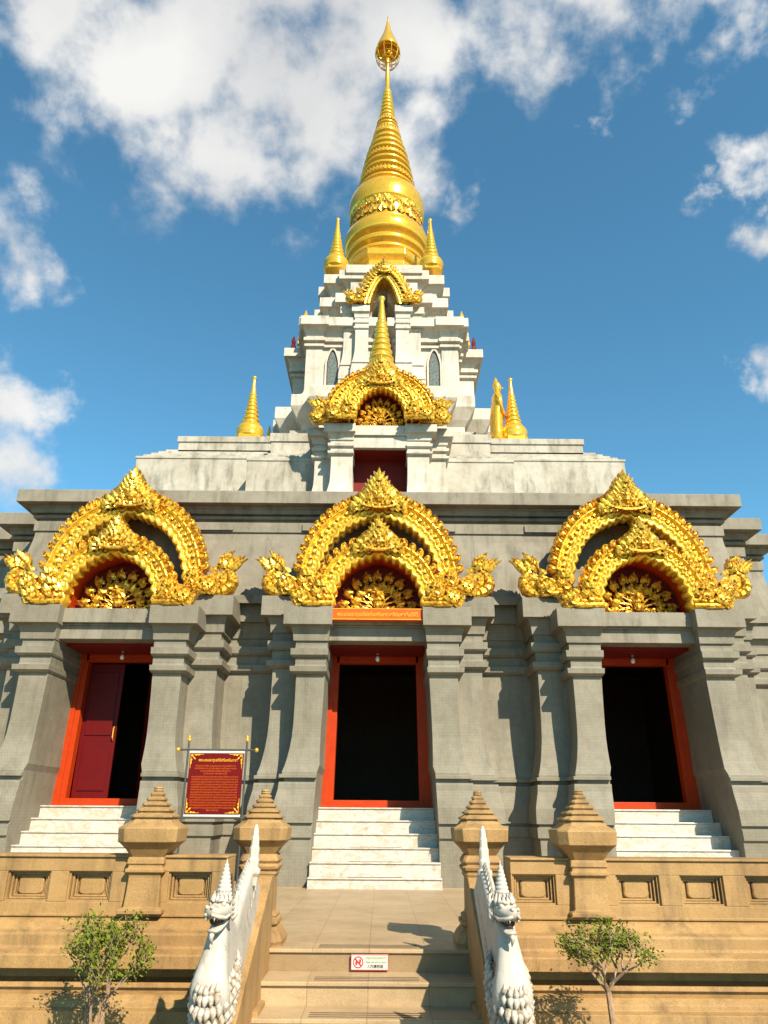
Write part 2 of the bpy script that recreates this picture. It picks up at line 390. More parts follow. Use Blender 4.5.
# posts
def post_parts(t, cx, cy, tall):
    c = .03
    cap = MB(); K = .90
    cap.cham(cx, cy, [(z, h*K, q*K) for z, h, q in [(-.285,.125,.02),(-.235,.165,.04),(-.20,.205,.06),(-.188,.222,.065),(-.105,.229,.065),(-.095,.224,.065),(-.065,.17,.05),(-.045,.155,.045),(-.042,.16,.04)]])
    bevel(cap.build('cap', 'sand', t), .004)
    py = MB()
    z = -.042
    for h0, h1, dz in ((.148,.118,.040),(.118,.090,.038),(.088,.064,.036),(.064,.046,.034),(.046,.030,.032)):
        q0 = .25*h0; py.cham(cx, cy, [(z,h0*.90,q0),(z+.008,h0*.90,q0),(z+.009,h0,q0),(z+.022,h0,q0),(z+.024,h0*.94,q0),(z+dz,h1*.92,q0*.8)]); z += dz
    py.lathe([(.03,z-.002),(.037,z+.008),(.03,z+.018),(.036,z+.022),(.028,z+.034),(.008,z+.04)], cx, cy, 12)
    bevel(py.build('stepped_finial', 'sand', t), .003)
    sh = MB()
    if not tall:
        sh.cham(cx, cy, [(-.628,.148,.004),(-.605,.148,.004),(-.59,.118,.004),(-.50,.112,.004),(-.41,.108,.004),(-.385,.112,.004),(-.378,.132,.004),(-.360,.132,.004),(-.352,.118,.004),(-.335,.116,.004),(-.325,.126,.004),(-.30,.124,.004),(-.284,.12,.01)])
    else:
        sh.cham(cx, cy, [(-1.09,.205,.05),(-.87,.205,.05),(-.85,.21,.05),(-.80,.185,.05),(-.76,.15,.04),(-.745,.165,.03),(-.72,.165,.03),(-.71,.145,.03),(-.69,.15,.03),(-.675,.125,.02),
                         (-.655,.12,.02),(-.44,.118,.02),(-.42,.132,.02),(-.40,.13,.02),(-.385,.145,.02),(-.365,.15,.02),(-.35,.13,.02),(-.33,.145,.02),(-.31,.14,.02),(-.284,.125,.02)])
    bevel(sh.build('shaft', 'sand', t), .004)
for (x, y, tall, lab) in ((-1.53,5.71,0,'sandstone post with stepped pyramid cap on the left parapet, beside the red information sign'),
                          (1.50,5.71,0,'sandstone post with stepped pyramid cap on the right parapet, right of the steps'),
                          (-.835,6.24,1,'full height sandstone post at the stair head behind the left white naga'),
                          (.835,6.24,1,'full height sandstone post at the stair head behind the right white naga')):
    t = thing('stone_post', (x,y,-1.09 if tall else -.63), lab, 'post', 'sandstone posts with stepped pyramid caps')
    post_parts(t, x, y, tall)

# ------------------------------------------------------------------ temple
T = thing('temple', (0,11,ZF), 'grey and white temple pagoda with golden gables, three doorways and a tall golden spire', 'temple')
def rr(cx, s, a, b):   # order a mirrored x interval
    return (cx+s*a, cx+s*b) if s > 0 else (cx+s*b, cx+s*a)
PROF = [(-.95,.15),(-.30,.165),(-.298,.20),(-.16,.20),(-.158,.17),(-.12,.165),(-.118,.21),(.08,.205),(.20,.18),(.30,.155),(.37,.15),(.40,.145),(.402,.085),(.452,.085),(.454,.15),(.50,.15),(.502,.115),
        (.53,.115),(.62,.085),(.72,.06),(.85,.035),(1.0,.015),(1.2,.004),(1.5,0),(1.878,0),(1.88,.035),(1.91,.085),(1.985,.092),(1.987,.03),(2.02,.02),(2.12,.02),(2.122,.055),(2.15,.088),(2.245,.092),
        (2.247,.03),(2.30,.025),(2.36,.028),(2.362,.06),(2.46,.07),(2.53,.095),(2.575,.115),(2.577,.205),(2.85,.205)]
def stretch(prof, ztop):
    return [((z if z < .6 else .6+(z-.6)*(ztop-.6)/(2.85-.6)), o) for z, o in prof]
def pilaster(cx, s, xi, xo, yf, yb, ztop, name='pilaster', prof=PROF, mat='tile', inner=.3, taper=.12, k=1, z0=None, parent=T):
    m = MB(); st = []
    for z, o in stretch(prof, ztop):
        zb = z
        o *= k
        frac = max(0, min(1, (z+.3)/(2.7+.3)))
        xin = xi + taper*(1-frac) - o*inner*(0 if z < .6 else 1)
        a, b = rr(cx, s, xin, xo+o)
        st.append((z, a, b, yf-o, yb))
    m.rects(st)
    return bevel(m.build(name, mat, parent), .003)
DOORS = (-4.05, 0.0, 4.05)
for cx in DOORS:
    for s in (-1, 1):
        pilaster(cx, s, .73, 1.185, 10.93, 12.3, 2.86)
        pilaster(cx, s, 1.0, 1.60, 11.38, 12.3, 3.14, inner=0, taper=0)
# wall between and beside the doorways
wallprof = [(o*.9, z) for z, o in stretch(PROF, 3.2)]
lw = MB()
HX = 5.86
side_path = [(HX,12.0),(HX,12.98),(6.72,12.98),(6.72,13.8),(7.45,13.8),(7.45,26)]
segs = [[(-2.6,11.75),(-1.4,11.75)], [(1.4,11.75),(2.6,11.75)]]
segs = [[(-3.0,12.02),(-1.2,12.02)], [(1.2,12.02),(3.0,12.02)],
        [(5.2,11.85),(HX+.12,11.85)]+[(x+.12,y) for x,y in side_path[1:]],
        [(-x-.12,y) for x,y in side_path[1:]][::-1]+[(-HX-.12,11.85),(-5.2,11.85)]]
for sg in segs: lw.sweep(sg, wallprof)
bevel(lw.build('lower_wall', 'tile', T), .003)
up = MB()
full = [(-x,y) for x,y in side_path[1:]][::-1] + [(-HX,11.9),(HX,11.9)] + side_path[1:]
uprof = [(.24,3.15),(.24,3.28),(.20,3.30),(.16,3.45),(.03,4.30),(.02,4.44),(.05,4.442),(.055,4.62),(.0,4.622),(.0,4.67),(.08,4.672),(.08,4.72),(.03,4.722),(.03,4.755),(.11,4.757),(.13,4.83),(.16,4.84),(.16,4.878),(.31,4.88),(.31,5.10),(.30,5.11),(-3.0,5.14)]
up.sweep(full, uprof)
bevel(up.build('upper_wall', 'cement', T), .008)
for k in range(-6, 7):
    if k % 2: fz = MB(); fz.box(k*.95-.36, k*.95+.36, 11.815, 11.84, 4.47, 4.60); bevel(fz.build('frieze_block', 'cement', T), .004)
rf = MB(); rf.box(-5.6,5.6,12.0,26,5.05,5.125); rf.box(-7.2,7.2,14,26,5.03,5.10); rf.build('roof_slab', 'cement', T)
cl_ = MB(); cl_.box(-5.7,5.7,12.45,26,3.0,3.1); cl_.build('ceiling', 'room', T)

# door recess, frame, stairs
for i, cx in enumerate(DOORS):
    m = MB()      # lintel
    m.box(cx-.78, cx+.78, 11.00, 12.2, 2.40, 2.60); m.box(cx-.78, cx+.78, 10.97, 12.2, 2.60, 2.63)
    m.box(cx-.78, cx+.78, 10.90, 12.2, 2.63, 2.846)
    bevel(m.build('lintel', 'cement', T), .006)
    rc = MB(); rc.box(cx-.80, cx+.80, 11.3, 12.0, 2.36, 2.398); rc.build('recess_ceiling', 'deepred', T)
    fr = MB()
    def trap(xa0, xa1, xb0, xb1, z0, z1, y0, y1):   # leaning jamb: a at bottom, b at top
        fr.rings([[(cx+xa0,y0,z0),(cx+xa1,y0,z0),(cx+xa1,y1,z0),(cx+xa0,y1,z0)],[(cx+xb0,y0,z1),(cx+xb1,y0,z1),(cx+xb1,y1,z1),(cx+xb0,y1,z1)]])
    for s in (-1, 1):
        a = sorted((s*.655, s*.92)); b = sorted((s*.615, s*.87)); trap(a[0],a[1],b[0],b[1],.085,2.40,12.0,12.16)
        a = sorted((s*.74, s*.92)); b = sorted((s*.69, s*.87)); trap(a[0],a[1],b[0],b[1],.085,2.39,11.97,12.0)
    fr.box(cx-.66, cx+.66, 12.0, 12.16, 2.255, 2.40); fr.box(cx-.66, cx+.66, 12.0, 12.16, .085, .19); fr.box(cx-.62, cx+.62, 11.975, 12.0, 2.32, 2.395)
    bevel(fr.build('door_frame', 'frame', T), .006)
    jm = MB()     # side walls of the recess behind the pilasters
    for s in (-1, 1):
        a = sorted((cx+s*.90, cx+s*1.3)); jm.box(a[0], a[1], 11.9, 12.3, ZF, 3.1)
    jm.build('recess_wall', 'tile', T)
    ms_ = MB()
    z = .085; y = 12.0
    ms_.box(cx-.86, cx+.86, 11.62, 12.2, ZF-.05, z-.02); ms_.box(cx-.86, cx+.86, 11.60, 12.2, z-.02, z)
    y = 11.62
    for k in range(5):
        z -= .168; y2 = y-.225
        ms_.box(cx-.86, cx+.86, y2, y+.003, ZF-.05, z-.02); ms_.box(cx-.86, cx+.86, y2-.018, y+.003, z-.02, z); y = y2
    o = bevel(ms_.build('marble_steps', 'marble', T), .004)
    if i == 1:
        q = MB()
        for k in range(2, 5):
            zz = .085-.168*(k+1)+.001; yy = 11.62-.225*(k+1)
            for e in range(2): q.box(-.35,.35,yy+.03+e*.035,yy+.038+e*.035,zz-.002,zz+.003)
        q.build('antislip_strip', 'line', o)
    bl = MB(); bl.lathe([(.012,-.06),(.012,-.062),(.014,-.05),(.02,-.06),(.034,-.085),(.036,-.105),(.022,-.132),(.002,-.138)], cx, 11.75, 14)
    b_ = bl.build('light_bulb', 'bulb', T, (0,0,2.37), True)
    bl = MB(); bl.lathe([(.03,.0),(.03,-.02),(.018,-.03),(.018,-.055),(.012,-.056)], cx, 11.75, 12); bl.build('lamp_holder', 'signwhite', b_, (0,0,2.40))
# rooms behind the doors
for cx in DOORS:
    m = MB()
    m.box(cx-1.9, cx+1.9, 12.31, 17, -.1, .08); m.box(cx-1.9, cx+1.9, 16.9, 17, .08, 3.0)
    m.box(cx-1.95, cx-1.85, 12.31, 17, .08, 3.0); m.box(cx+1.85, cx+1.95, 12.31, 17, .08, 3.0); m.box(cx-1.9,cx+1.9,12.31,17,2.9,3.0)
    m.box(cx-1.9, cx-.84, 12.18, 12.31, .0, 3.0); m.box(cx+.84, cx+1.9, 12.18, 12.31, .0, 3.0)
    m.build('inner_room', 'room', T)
dl = MB()
cx = -4.05
dl.box(cx-.64, cx-.08, 12.17, 12.21, .19, 2.24)
for z0, z1 in ((.30,1.0),(1.12,2.1)): dl.box(cx-.57, cx-.15, 12.155, 12.17, z0, z1)
d1 = bevel(dl.build('door_leaf', 'red', T), .004); d1['label'] = 'closed dark red door leaf'
dl = MB(); dl.box(-.07,-.045,12.13,12.17,0,0); dl = MB(); dl.tube([(cx-.11,12.15,1.05),(cx-.11,12.12,1.08),(cx-.11,12.12,1.22),(cx-.11,12.15,1.25)], .010, 8); dl.build('handle', 'gold_s', d1)

dl = MB(); dl.box(-.56, 0, -.02, .02, .19, 2.24)
for z0, z1 in ((.30,1.0),(1.12,2.1)): dl.box(-.49, -.07, -.035, -.02, z0, z1)
bevel(dl.build('door_leaf', 'red', T, (-4.05+.64,12.24,0), rot=(0,0,R(-42))), .004)
# ------------------------------------------------------------------ gilded gables
def flame(mb, x, z, ang, Ln, W, y, d, bend=.18, back=None):
    """a carved flame leaf: outline skirted back, ridge raised to the front"""
    ca, sa = math.cos(ang), math.sin(ang)
    out = [(-.5,0),(-.62,.22),(-.50,.48),(-.26,.72),(bend,1.0),(.26,.70),(.52,.46),(.62,.2),(.5,0)]
    rid = [(0,0),(0,.25),(.02,.5),(.06,.74)]
    def P(u, v, yy):
        lx, lz = u*W, v*Ln
        return (x+lx*sa+lz*ca, yy, z-lx*ca+lz*sa)
    b = len(mb.v)
    for u, v in out: mb.v.append(P(u, v, y))
    for u, v in out: mb.v.append(P(u*.94, v, y+(back if back else .05)))
    for i, (u, v) in enumerate(rid): mb.v.append(P(u, v, y-d*(1-.55*i/3)))
    n = len(out)
    for i in range(n-1): mb.f.append((b+i, b+i+1, b+n+i+1, b+n+i))
    r = b+2*n
    mb.f += [(b+1,b+0,r,r+1),(b+2,b+1,r+1,r+2),(b+3,b+2,r+2,r+3),(b+4,b+3,r+3),(b+5,b+4,r+3),(b+6,b+5,r+3,r+2),(b+7,b+6,r+2,r+1),(b+8,b+7,r+1,r)]
def curl(mb, x, z, r, y, d, turn=1, a0=0):
    pts = []; rad = []
    for i in range(15):
        a = a0+turn*i*.5; q = r*(1-i/16)
        pts.append((x+q*math.cos(a), y-d*.4*i/15, z+q*math.sin(a))); rad.append(max(.006, d*.5*(1-i/18)))
    mb.tube(pts, rad, 5, flat=(0,1,0))
def tooth(mb, x, z, ang, Ln, W, y, d, s):
    """a rounded carved border leaf, its tip rolled towards the apex"""
    ca, sa = math.cos(ang), math.sin(ang)
    out = [(-.5,0),(-.54,.3),(-.5,.62),(-.36,.86),(-.1,1.0),(.2,1.06),(.40,.92),(.52,.62),(.54,.3),(.5,0)]
    if s < 0: out = [(-u, v) for u, v in out][::-1]
    P = lambda u, v, yy: (x+u*W*sa+v*Ln*ca, yy, z-u*W*ca+v*Ln*sa)
    rs = []
    for k, yy in ((.96, y+.12), (1.0, y), (.84, y-d*.55), (.70, y-d*.35), (.52, y-d*.55), (.30, y-d*1.15), (.06, y-d*1.2)):
        rs.append([P(u*k, .46+(v-.46)*k, yy) for u, v in out])
    mb.rings(rs)
    mb.ball(P(.18*s, .80, y-d*.8), W*.20, 8)
    flame(mb, *[P(0,.05,0)[q] for q in (0,2)], ang, Ln*.6, W*.42, y-d*.9, d*.7, bend=.2*s)
def arch(a, b, u, pk=.06):
    t = math.pi*u
    x = -a*math.cos(t); z = b*(max(0, math.sin(t)))**.88
    return x, z+pk*b*math.exp(-(x/(.16*a))**2)
def band(mb, ai, bi, ao, bo, y0, thick, cusps, pat=34, pk=.04, foot=0, raise_=.05, cusp=.045):
    NU, v_n = 320, 26; rows = []
    for i in range(NU+1):
        u = i/NU
        xi, zi = arch(ai, bi, u, pk); xo, zo = arch(ao, bo, u, pk)
        c = cusp*abs(math.sin(math.pi*cusps*u))-cusp
        ll = math.hypot(xo-xi, zo-zi) or 1
        xi -= (xo-xi)/ll*(c+.0); zi -= (zo-zi)/ll*(c+.0)
        row = []
        for j in range(v_n+1):
            v = j/v_n; h = 0
            if v < .30: h = 1.25*math.sin(math.pi*min(1, v/.30+.12))**.6 if v/.30+.12 < 1 else 0
            elif v < .42: h = .1+.9*abs(math.sin(math.pi*pat*2*u))**.7*math.sin(math.pi*(v-.30)/.12)
            elif v < .48: h = .9
            elif v < .84: h = -.9
            else: h = 1.1*math.sin(math.pi*(v-.82)/.22)
            row.append((xi+(xo-xi)*v, y0-raise_*h, zi+(zo-zi)*v))
        row = [(row[0][0], y0+thick, row[0][2])]+row+[(row[-1][0], y0+thick, row[-1][2])]
        rows.append(row)
    mb.rings(rows, closed=False)
    # back face
    bk = [[(r[0][0], y0+thick, r[0][2]), (r[-1][0], y0+thick, r[-1][2])] for r in rows]
    mb.rings(bk, closed=False)
def vine(mb, ai, bi, ao, bo, n, Ln, W):
    """running flame scroll laid in the hollow of a gable band, rising to the apex from both feet"""
    for i in range(n):
        u = (i+.5)/n
        xi, zi = arch(ai, bi, u, .04); xo, zo = arch(ao, bo, u, .04); v = .66
        x, z = xi+(xo-xi)*v, zi+(zo-zi)*v
        s = 1 if u < .5 else -1
        x2, z2 = arch((ai+ao)/2, (bi+bo)/2, u+.004*s, .04); x1, z1 = arch((ai+ao)/2, (bi+bo)/2, u, .04)
        a = math.atan2(z2-z1, x2-x1)
        flame(mb, x-.03*math.cos(a), z-.03*math.sin(a), a+(.55 if i % 2 else -.45)*1.0, Ln, W, .012, .05, bend=.3*s, back=.03)
        curl(mb, x, z, .024, -.012, .018, s*(1 if i % 2 else -1), a)
def border(mb, a, b, y, n, Ln, W, d, lo=.07, pk=.04, skip=.16, side=1):
    for i in range(n):
        u = lo+(1-2*lo)*i/(n-1)
        x, z = arch(a, b, u, pk)
        if abs(x) < skip*a or x*side < 0: continue
        x2, z2 = arch(a, b, u+.004, pk); tx, tz = x2-x, z2-z; l = math.hypot(tx, tz)
        nx, nz = -tz/l, tx/l
        s = -1 if x < 0 else 1
        ang = math.atan2(nz+.25*(1), nx - s*.30)
        tooth(mb, x-nx*.03, z-nz*.03, ang, Ln, W, y, d, -s)
def crest(mb, cx, z0, W, H, y, d=.05, rows=7, seed=1):
    rnd = random.Random(seed)
    # almond body
    ring = []; n = 26
    for i in range(n):
        t = 2*math.pi*i/n; x = W*.44*math.sin(t); z = z0+H*(.40-.38*math.cos(t))
        if math.cos(t) < 0: x *= (1-(-math.cos(t))**1.5*.75); 
        ring.append((cx+x, z))
    c0 = (cx, z0+H*.36)
    sc_ = lambda k, yy: [(c0[0]+(x-c0[0])*k, yy, c0[1]+(z-c0[1])*k) for x, z in ring]
    mb.rings([sc_(1,y+.10), sc_(1,y), sc_(.8,y-d), sc_(.4,y-d*1.5)])
    for r in range(rows):
        f = r/(rows-1); zz = z0+H*(.02+.70*f)
        half = W*.5*(1-f)**.75*(.60+.46*math.sin(math.pi*min(1, f*1.5+.25)))
        k = max(1, int(round(7*(1-f)+1)))
        for j in range(k+1):
            q = -1+2*j/k if k else 0
            x = cx+q*half
            ang = math.pi/2-q*(.75-.35*f)
            flame(mb, x*1.0, zz-abs(q)*H*.05, ang, H*(.22+.05*rnd.random()), W*.12, y-d*(.9-.7*abs(q))-.01*r, d*.7, bend=.25*(1 if q > 0 else -1 if q < 0 else 0), back=.12)
    flame(mb, cx, z0+H*.62, math.pi/2, H*.40, W*.15, y-d*.9, d*.8, bend=0, back=.14)
    for s in (-1, 1):
        curl(mb, cx+s*W*.26, z0+H*.14, W*.13, y-d*1.5, d*.9, s, math.pi/2)
        curl(mb, cx+s*W*.12, z0+H*.34, W*.09, y-d*1.9, d*.8, -s, -math.pi/2)
    # seated bud in the middle
    mb.ball((cx, y-d*1.7, z0+H*.26), W*.09, 10, (1,.7,1.15)); mb.ball((cx, y-d*1.9, z0+H*.37), W*.055, 10, (1,.8,1.1))
    flame(mb, cx, z0+H*.40, math.pi/2, H*.15, W*.10, y-d*2.0, d*.6, bend=0)
    pts = [(cx+W*.36*math.cos(a), y-d*1.5-.01, z0+H*.12+H*.10*math.sin(a)) for a in [math.pi+math.pi*i/10 for i in range(11)]]
    mb.tube(pts, [.012+.018*math.sin(math.pi*i/10) for i in range(11)], 6, flat=(0,1,0))
def naga_gable(s, H=.72, seed=3):
    """rearing carved naga at a gable foot; grows outward (+x for s=1) from the origin"""
    mb = MB(); rnd = random.Random(seed)
    k = H/.72
    pts = [(-.10,.16),(.05,.07),(.20,.06),(.33,.13),(.375,.25),(.33,.36),(.26,.44),(.27,.51),(.36,.55)]
    rad = [.07,.09,.115,.125,.12,.10,.075,.06,.028]
    def sm(ps, n=4):
        out = []
        for i in range(len(ps)-1):
            p0, p1, p2, p3 = [Vector(ps[max(0,min(len(ps)-1,j))]) for j in (i-1,i,i+1,i+2)]
            for q in range(n):
                t = q/n
                out.append(.5*((2*p1)+(p2-p0)*t+(2*p0-5*p1+4*p2-p3)*t*t+(3*p1-p0-3*p2+p3)*t*t*t))
        out.append(Vector(ps[-1])); return out
    P = sm([(x*k*s, 0, z*k) for x, z in pts]); Rr = [r.x for r in sm([(r*k,0,0) for r in rad])]
    Rr = [r*(1+.08*math.sin(i*2.2)) for i, r in enumerate(Rr)]
    mb.tube(P, [(r*.75, r) for r in Rr], 10, flat=(0,1,0))
    for i in range(9):           # plume fanned above the head
        a = math.pi/2-s*(-.55+i*.17)
        flame(mb, s*k*(.20+.018*i), k*(.42+.01*(4-abs(i-4))), a, k*(.20+.05*math.sin(i*1.1)+.02*i*.5), k*.085, -.03-.02*(i % 3), .03, bend=.35*s, back=.08)
    for i in range(5):
        flame(mb, s*k*(.16+.03*i), k*(.50+.03*i), math.pi/2-s*(.05+.12*i), k*.16, k*.06, -.07, .03, bend=.3*s, back=.06)
    mb.tube([(s*k*.30,-.05,k*.50),(s*k*.38,-.04,k*.51),(s*k*.45,-.02,k*.57)], [.04*k,.03*k,.008], 8, flat=(0,1,0))
    mb.tube([(s*k*.30,-.05,k*.47),(s*k*.37,-.04,k*.455),(s*k*.42,-.02,k*.47)], [.03*k,.02*k,.006], 8, flat=(0,1,0))
    mb.ball((s*k*.31,-.085,k*.525), .018*k, 8)
    for i in range(10):          # scales and collar on the chest
        flame(mb, s*k*(.10+.10*math.cos(i)), k*(.12+.30*rnd.random()), math.pi/2-s*(.4+.5*rnd.random()), k*.16, k*.09, -.05-.03*rnd.random(), .03, bend=.3*s, back=.08)
    return mb
def scroll_mass(s, w, h, seed=5):
    """heap of carved scrolls filling a gable foot from x=0 to s*w"""
    mb = MB(); rnd = random.Random(seed)
    for i in range(60):
        q = rnd.random(); z = rnd.random()*h*(1-.75*q)
        flame(mb, s*q*w, z, math.pi/2-s*(.1+.9*rnd.random()), .13+.05*rnd.random(), .065, -.03-.07*rnd.random(), .03, bend=.35*s, back=.14)
    for i in range(7):
        q = rnd.random()
        curl(mb, s*q*w*.9, .07+rnd.random()*h*(.7-.6*q), .06, -.13, .045, s, rnd.random()*6)
    mb.tube([(-s*.05,-.06,.05),(s*w*.3,-.09,.035),(s*w*.7,-.09,.04),(s*w,-.06,.09),(s*w*1.08,-.03,.17)], [.045,.05,.05,.035,.012], 8, flat=(0,1,0))
    mb.tube([(-s*.05,-.04,.14),(s*w*.35,-.08,.10),(s*w*.7,-.07,.12),(s*w*.9,-.03,.22)], [.03,.035,.03,.01], 8, flat=(0,1,0))
    return mb
def relief(w, h, seed=2, n=9):
    mb = MB(); rnd = random.Random(seed)
    for k in range(n):
        a = math.pi*(.04+.92*k/(n-1)); 
        for ring_, rf_ in ((1, .92), (0, .60)):
            L_ = rf_
            pts = []
            aa = a+(.13 if ring_ == 0 else 0)
            for q in range(7):
                f = .2+.62*q/6; wob = .10*math.sin(q*1.1)*(1 if k < n/2 else -1)
                pts.append((w*L_*f*math.cos(aa+wob), -.02-.03*math.sin(math.pi*q/6), .05+(h-.08)*L_*f*math.sin(aa+wob)))
            mb.tube(pts, [.012]*7, 5, flat=(0,1,0))
            ex, _, ez = pts[-1]
            for da in (-.5, 0, .5):
                flame(mb, ex, ez, math.atan2(h*math.sin(aa), w*math.cos(aa))+da, .17*(1 if da == 0 else .8), .10, -.035-(.03 if da == 0 else 0), .035, back=.05)
    for k in range(9):
        a = 2*math.pi*k/9
        flame(mb, .02*math.cos(a), h*.42+.02*math.sin(a), a, .13, .09, -.06, .03, back=.06)
    for k in range(7):
        a = 2*math.pi*k/7+.3
        flame(mb, 0, h*.42, a, .08, .06, -.09, .03, back=.04)
    mb.ball((0,-.10,h*.42), .045, 10); mb.ball((0,-.07,h*.18), .07, 10, (1,.7,1)); mb.ball((0,-.07,h*.30), .05, 10, (1,.8,1))
    for s in (-1, 1):
        for k in range(4): curl(mb, s*(.12+.12*k), .06, .05, -.04, .03, s, k)
    return mb
# meshes once, linked for every doorway
def once(fn):
    cache = {}
    def g_(*a, **k):
        key = (a, tuple(sorted(k.items())))
        if key not in cache: cache[key] = fn(*a, **k)
        return cache[key]
    return g_
def mesh_of(mb, name, mat='gold', smooth=False):
    me = bpy.data.meshes.new(name); me.from_pydata(mb.v, [], mb.f); me.materials.append(M[mat]); me.update()
    if smooth: me.polygons.foreach_set('use_smooth', [True]*len(me.polygons))
    return me
def shade_smooth_angle(me): pass
G = {}
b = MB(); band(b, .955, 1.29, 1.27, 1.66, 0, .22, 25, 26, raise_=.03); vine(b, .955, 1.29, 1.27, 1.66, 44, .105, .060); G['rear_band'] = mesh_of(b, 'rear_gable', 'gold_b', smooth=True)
for sd_ in (-1, 1):
    b = MB(); border(b, 1.27, 1.68, .02, 29, .17, .12, .05, side=sd_); G['rear_border', sd_] = mesh_of(b, 'leaf_border')
b = MB(); crest(b, 0, 0, .78, .75, 0, .05, 9, 3); G['rear_crest'] = mesh_of(b, 'crest')
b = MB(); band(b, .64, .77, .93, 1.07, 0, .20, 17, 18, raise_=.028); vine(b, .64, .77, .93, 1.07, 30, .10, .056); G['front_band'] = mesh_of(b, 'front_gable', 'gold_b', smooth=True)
for sd_ in (-1, 1):
    b = MB(); border(b, .93, 1.07, .02, 19, .155, .11, .045, skip=.22, side=sd_); G['front_border', sd_] = mesh_of(b, 'leaf_border')
b = MB(); crest(b, 0, 0, .66, .60, 0, .045, 8, 4); G['front_crest'] = mesh_of(b, 'crest')
for s in (-1, 1):
    G['naga', s] = mesh_of(naga_gable(s), 'naga_head'); G['scroll', s] = mesh_of(scroll_mass(s, .50, .40), 'scroll_foot')
G['relief'] = mesh_of(relief(.64, .74), 'tympanum_relief')
def solid_arch(a, b, y0, y1, pk=.04, n=40):
    mb = MB(); pr = [arch(a, b, i/n, pk) for i in range(n+1)]
    mb.rings([[(x, y0, z) for x, z in pr], [(x, y1, z) for x, z in pr]]); return mb
def soffit(a, b, y0, y1, pk=.04, n=40, th=.02):
    mb = MB(); pi_ = [arch(a, b, i/n, pk) for i in range(n+1)]; po = [arch(a+th, b+th, i/n, pk) for i in range(n+1)]
    mb.rings([[(x,y0,z) for x,z in pi_],[(x,y1,z) for x,z in pi_],[(x,y1,z) for x,z in po],[(x,y0,z) for x,z in po]], closed=False); return mb
ZFc, ZBc = 2.865, 3.145
for i, cx in enumerate(DOORS):
    rg = link('rear_gable', G['rear_band'], T, (cx, 11.22, ZBc))
    for s in (-1, 1): link('leaf_border', G['rear_border', s], rg, (cx, 11.22, ZBc))
    link('crest', G['rear_crest'], rg, (cx, 11.16, ZBc+1.44))
    for s in (-1, 1): link('naga_head', G['naga', s], rg, (cx+s*1.38, 11.26, ZBc))
    for s in (-1, 1): link('scroll_foot', G['scroll', s], rg, (cx+s*1.0, 11.20, ZBc))
    fg = link('front_gable', G['front_band'], T, (cx, 10.80, ZFc))
    for s in (-1, 1): link('leaf_border', G['front_border', s], fg, (cx, 10.80, ZFc))
    link('crest', G['front_crest'], fg, (cx, 10.74, ZFc+.86))
    for s in (-1, 1): link('scroll_foot', G['scroll', s], fg, (cx+s*.74, 10.82, ZFc))
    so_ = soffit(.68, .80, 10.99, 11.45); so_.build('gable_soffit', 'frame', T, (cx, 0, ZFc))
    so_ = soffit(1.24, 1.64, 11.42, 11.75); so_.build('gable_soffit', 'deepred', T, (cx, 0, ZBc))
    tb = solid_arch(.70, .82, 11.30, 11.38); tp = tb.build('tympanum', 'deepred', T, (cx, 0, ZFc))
    link('tympanum_relief', G['relief'], tp, (cx, 11.26, ZFc+.01))
    # masonry carrying the gables
    mb_ = MB(); mb_.box(cx-.72, cx+.72, 11.02, 11.9, 2.848, 2.866); mb_.box(cx-1.3,cx+1.3,11.5,11.95,2.87,3.14); mb_.build('portal_ledge', 'cement', T)
# name plate
np_ = MB(); np_.box(-.70,.70,10.78,10.90,2.665,2.845)
npo = bevel(np_.build('name_plate', 'plate', T), .003)
np_ = MB()
for a in ((-.69,.69,2.830,2.838),(-.69,.69,2.672,2.680)): np_.box(a[0],a[1],10.773,10.781,a[2],a[3])
for x in (-.69,.682): np_.box(x,x+.008,10.773,10.781,2.680,2.830)
np_.build('plate_border', 'signgold', npo)
text('พระบรมธาตุเจดีย์ศรีนครินทราสถิตมหาสันติคีรี', .085, 'lettering', 'signgold', npo, (0,10.776,2.748), depth=.004, fitw=1.2)

# ------------------------------------------------------------------ white roof tiers
CY = 19.5
def half_cross(pts):     # pts: right-hand side (x, y) from the front centre; y<CY; closes symmetric left/right, and back
    r = pts; l = [(-x, y) for x, y in pts][::-1]
    bk = [(x, 2*CY-y) for x, y in pts][::-1]; bl = [(-x, 2*CY-y) for x, y in pts]
    return l + r + bk + bl
# order must run left->right along the front with outward to the right of travel
t2 = MB()
lowp = half_cross([(2.9,13.75),(2.9,14.4),(5.1,14.4)])
prof = [(0,5.05),(0,6.62)]
for k in range(5): prof += [(-.02-.13*k,6.63+.085*k),(-.02-.13*k,6.70+.085*k)]
STP = [(0.02,5.05),(0.0,5.9),(0,6.66),(.02,6.67),(.02,6.72),(-.10,6.73),(-.10,6.82),(-.22,6.83),(-.22,6.92),(-.34,6.93),(-.34,7.02),(-.46,7.03),(-.46,7.12),(-.5,7.13)]
t2.sweep(half_cross([(5.28,14.4)]), [(o, z+(.42 if z > 6 else 0)) for o, z in STP], closed=True)
bevel(t2.build('roof_tier', 'plaster_old', T), .008)
t2 = MB(); t2.sweep([(-2.74,15.2),(-2.74,13.75),(2.74,13.75),(2.74,15.2)], [(o, z+.06) for o, z in STP]); bevel(t2.build('roof_tier', 'plaster_old', T), .008)
t2 = MB(); t2.sweep(half_cross([(4.55,14.86)]), [(0,7.0),(0,7.72),(.03,7.73),(.03,7.86),(.02,7.87),(-.25,7.875)], closed=True)
t2.box(-4.5,4.5,14.9,24,7.80,7.868)
bevel(t2.build('roof_tier', 'plaster_old', T), .008)
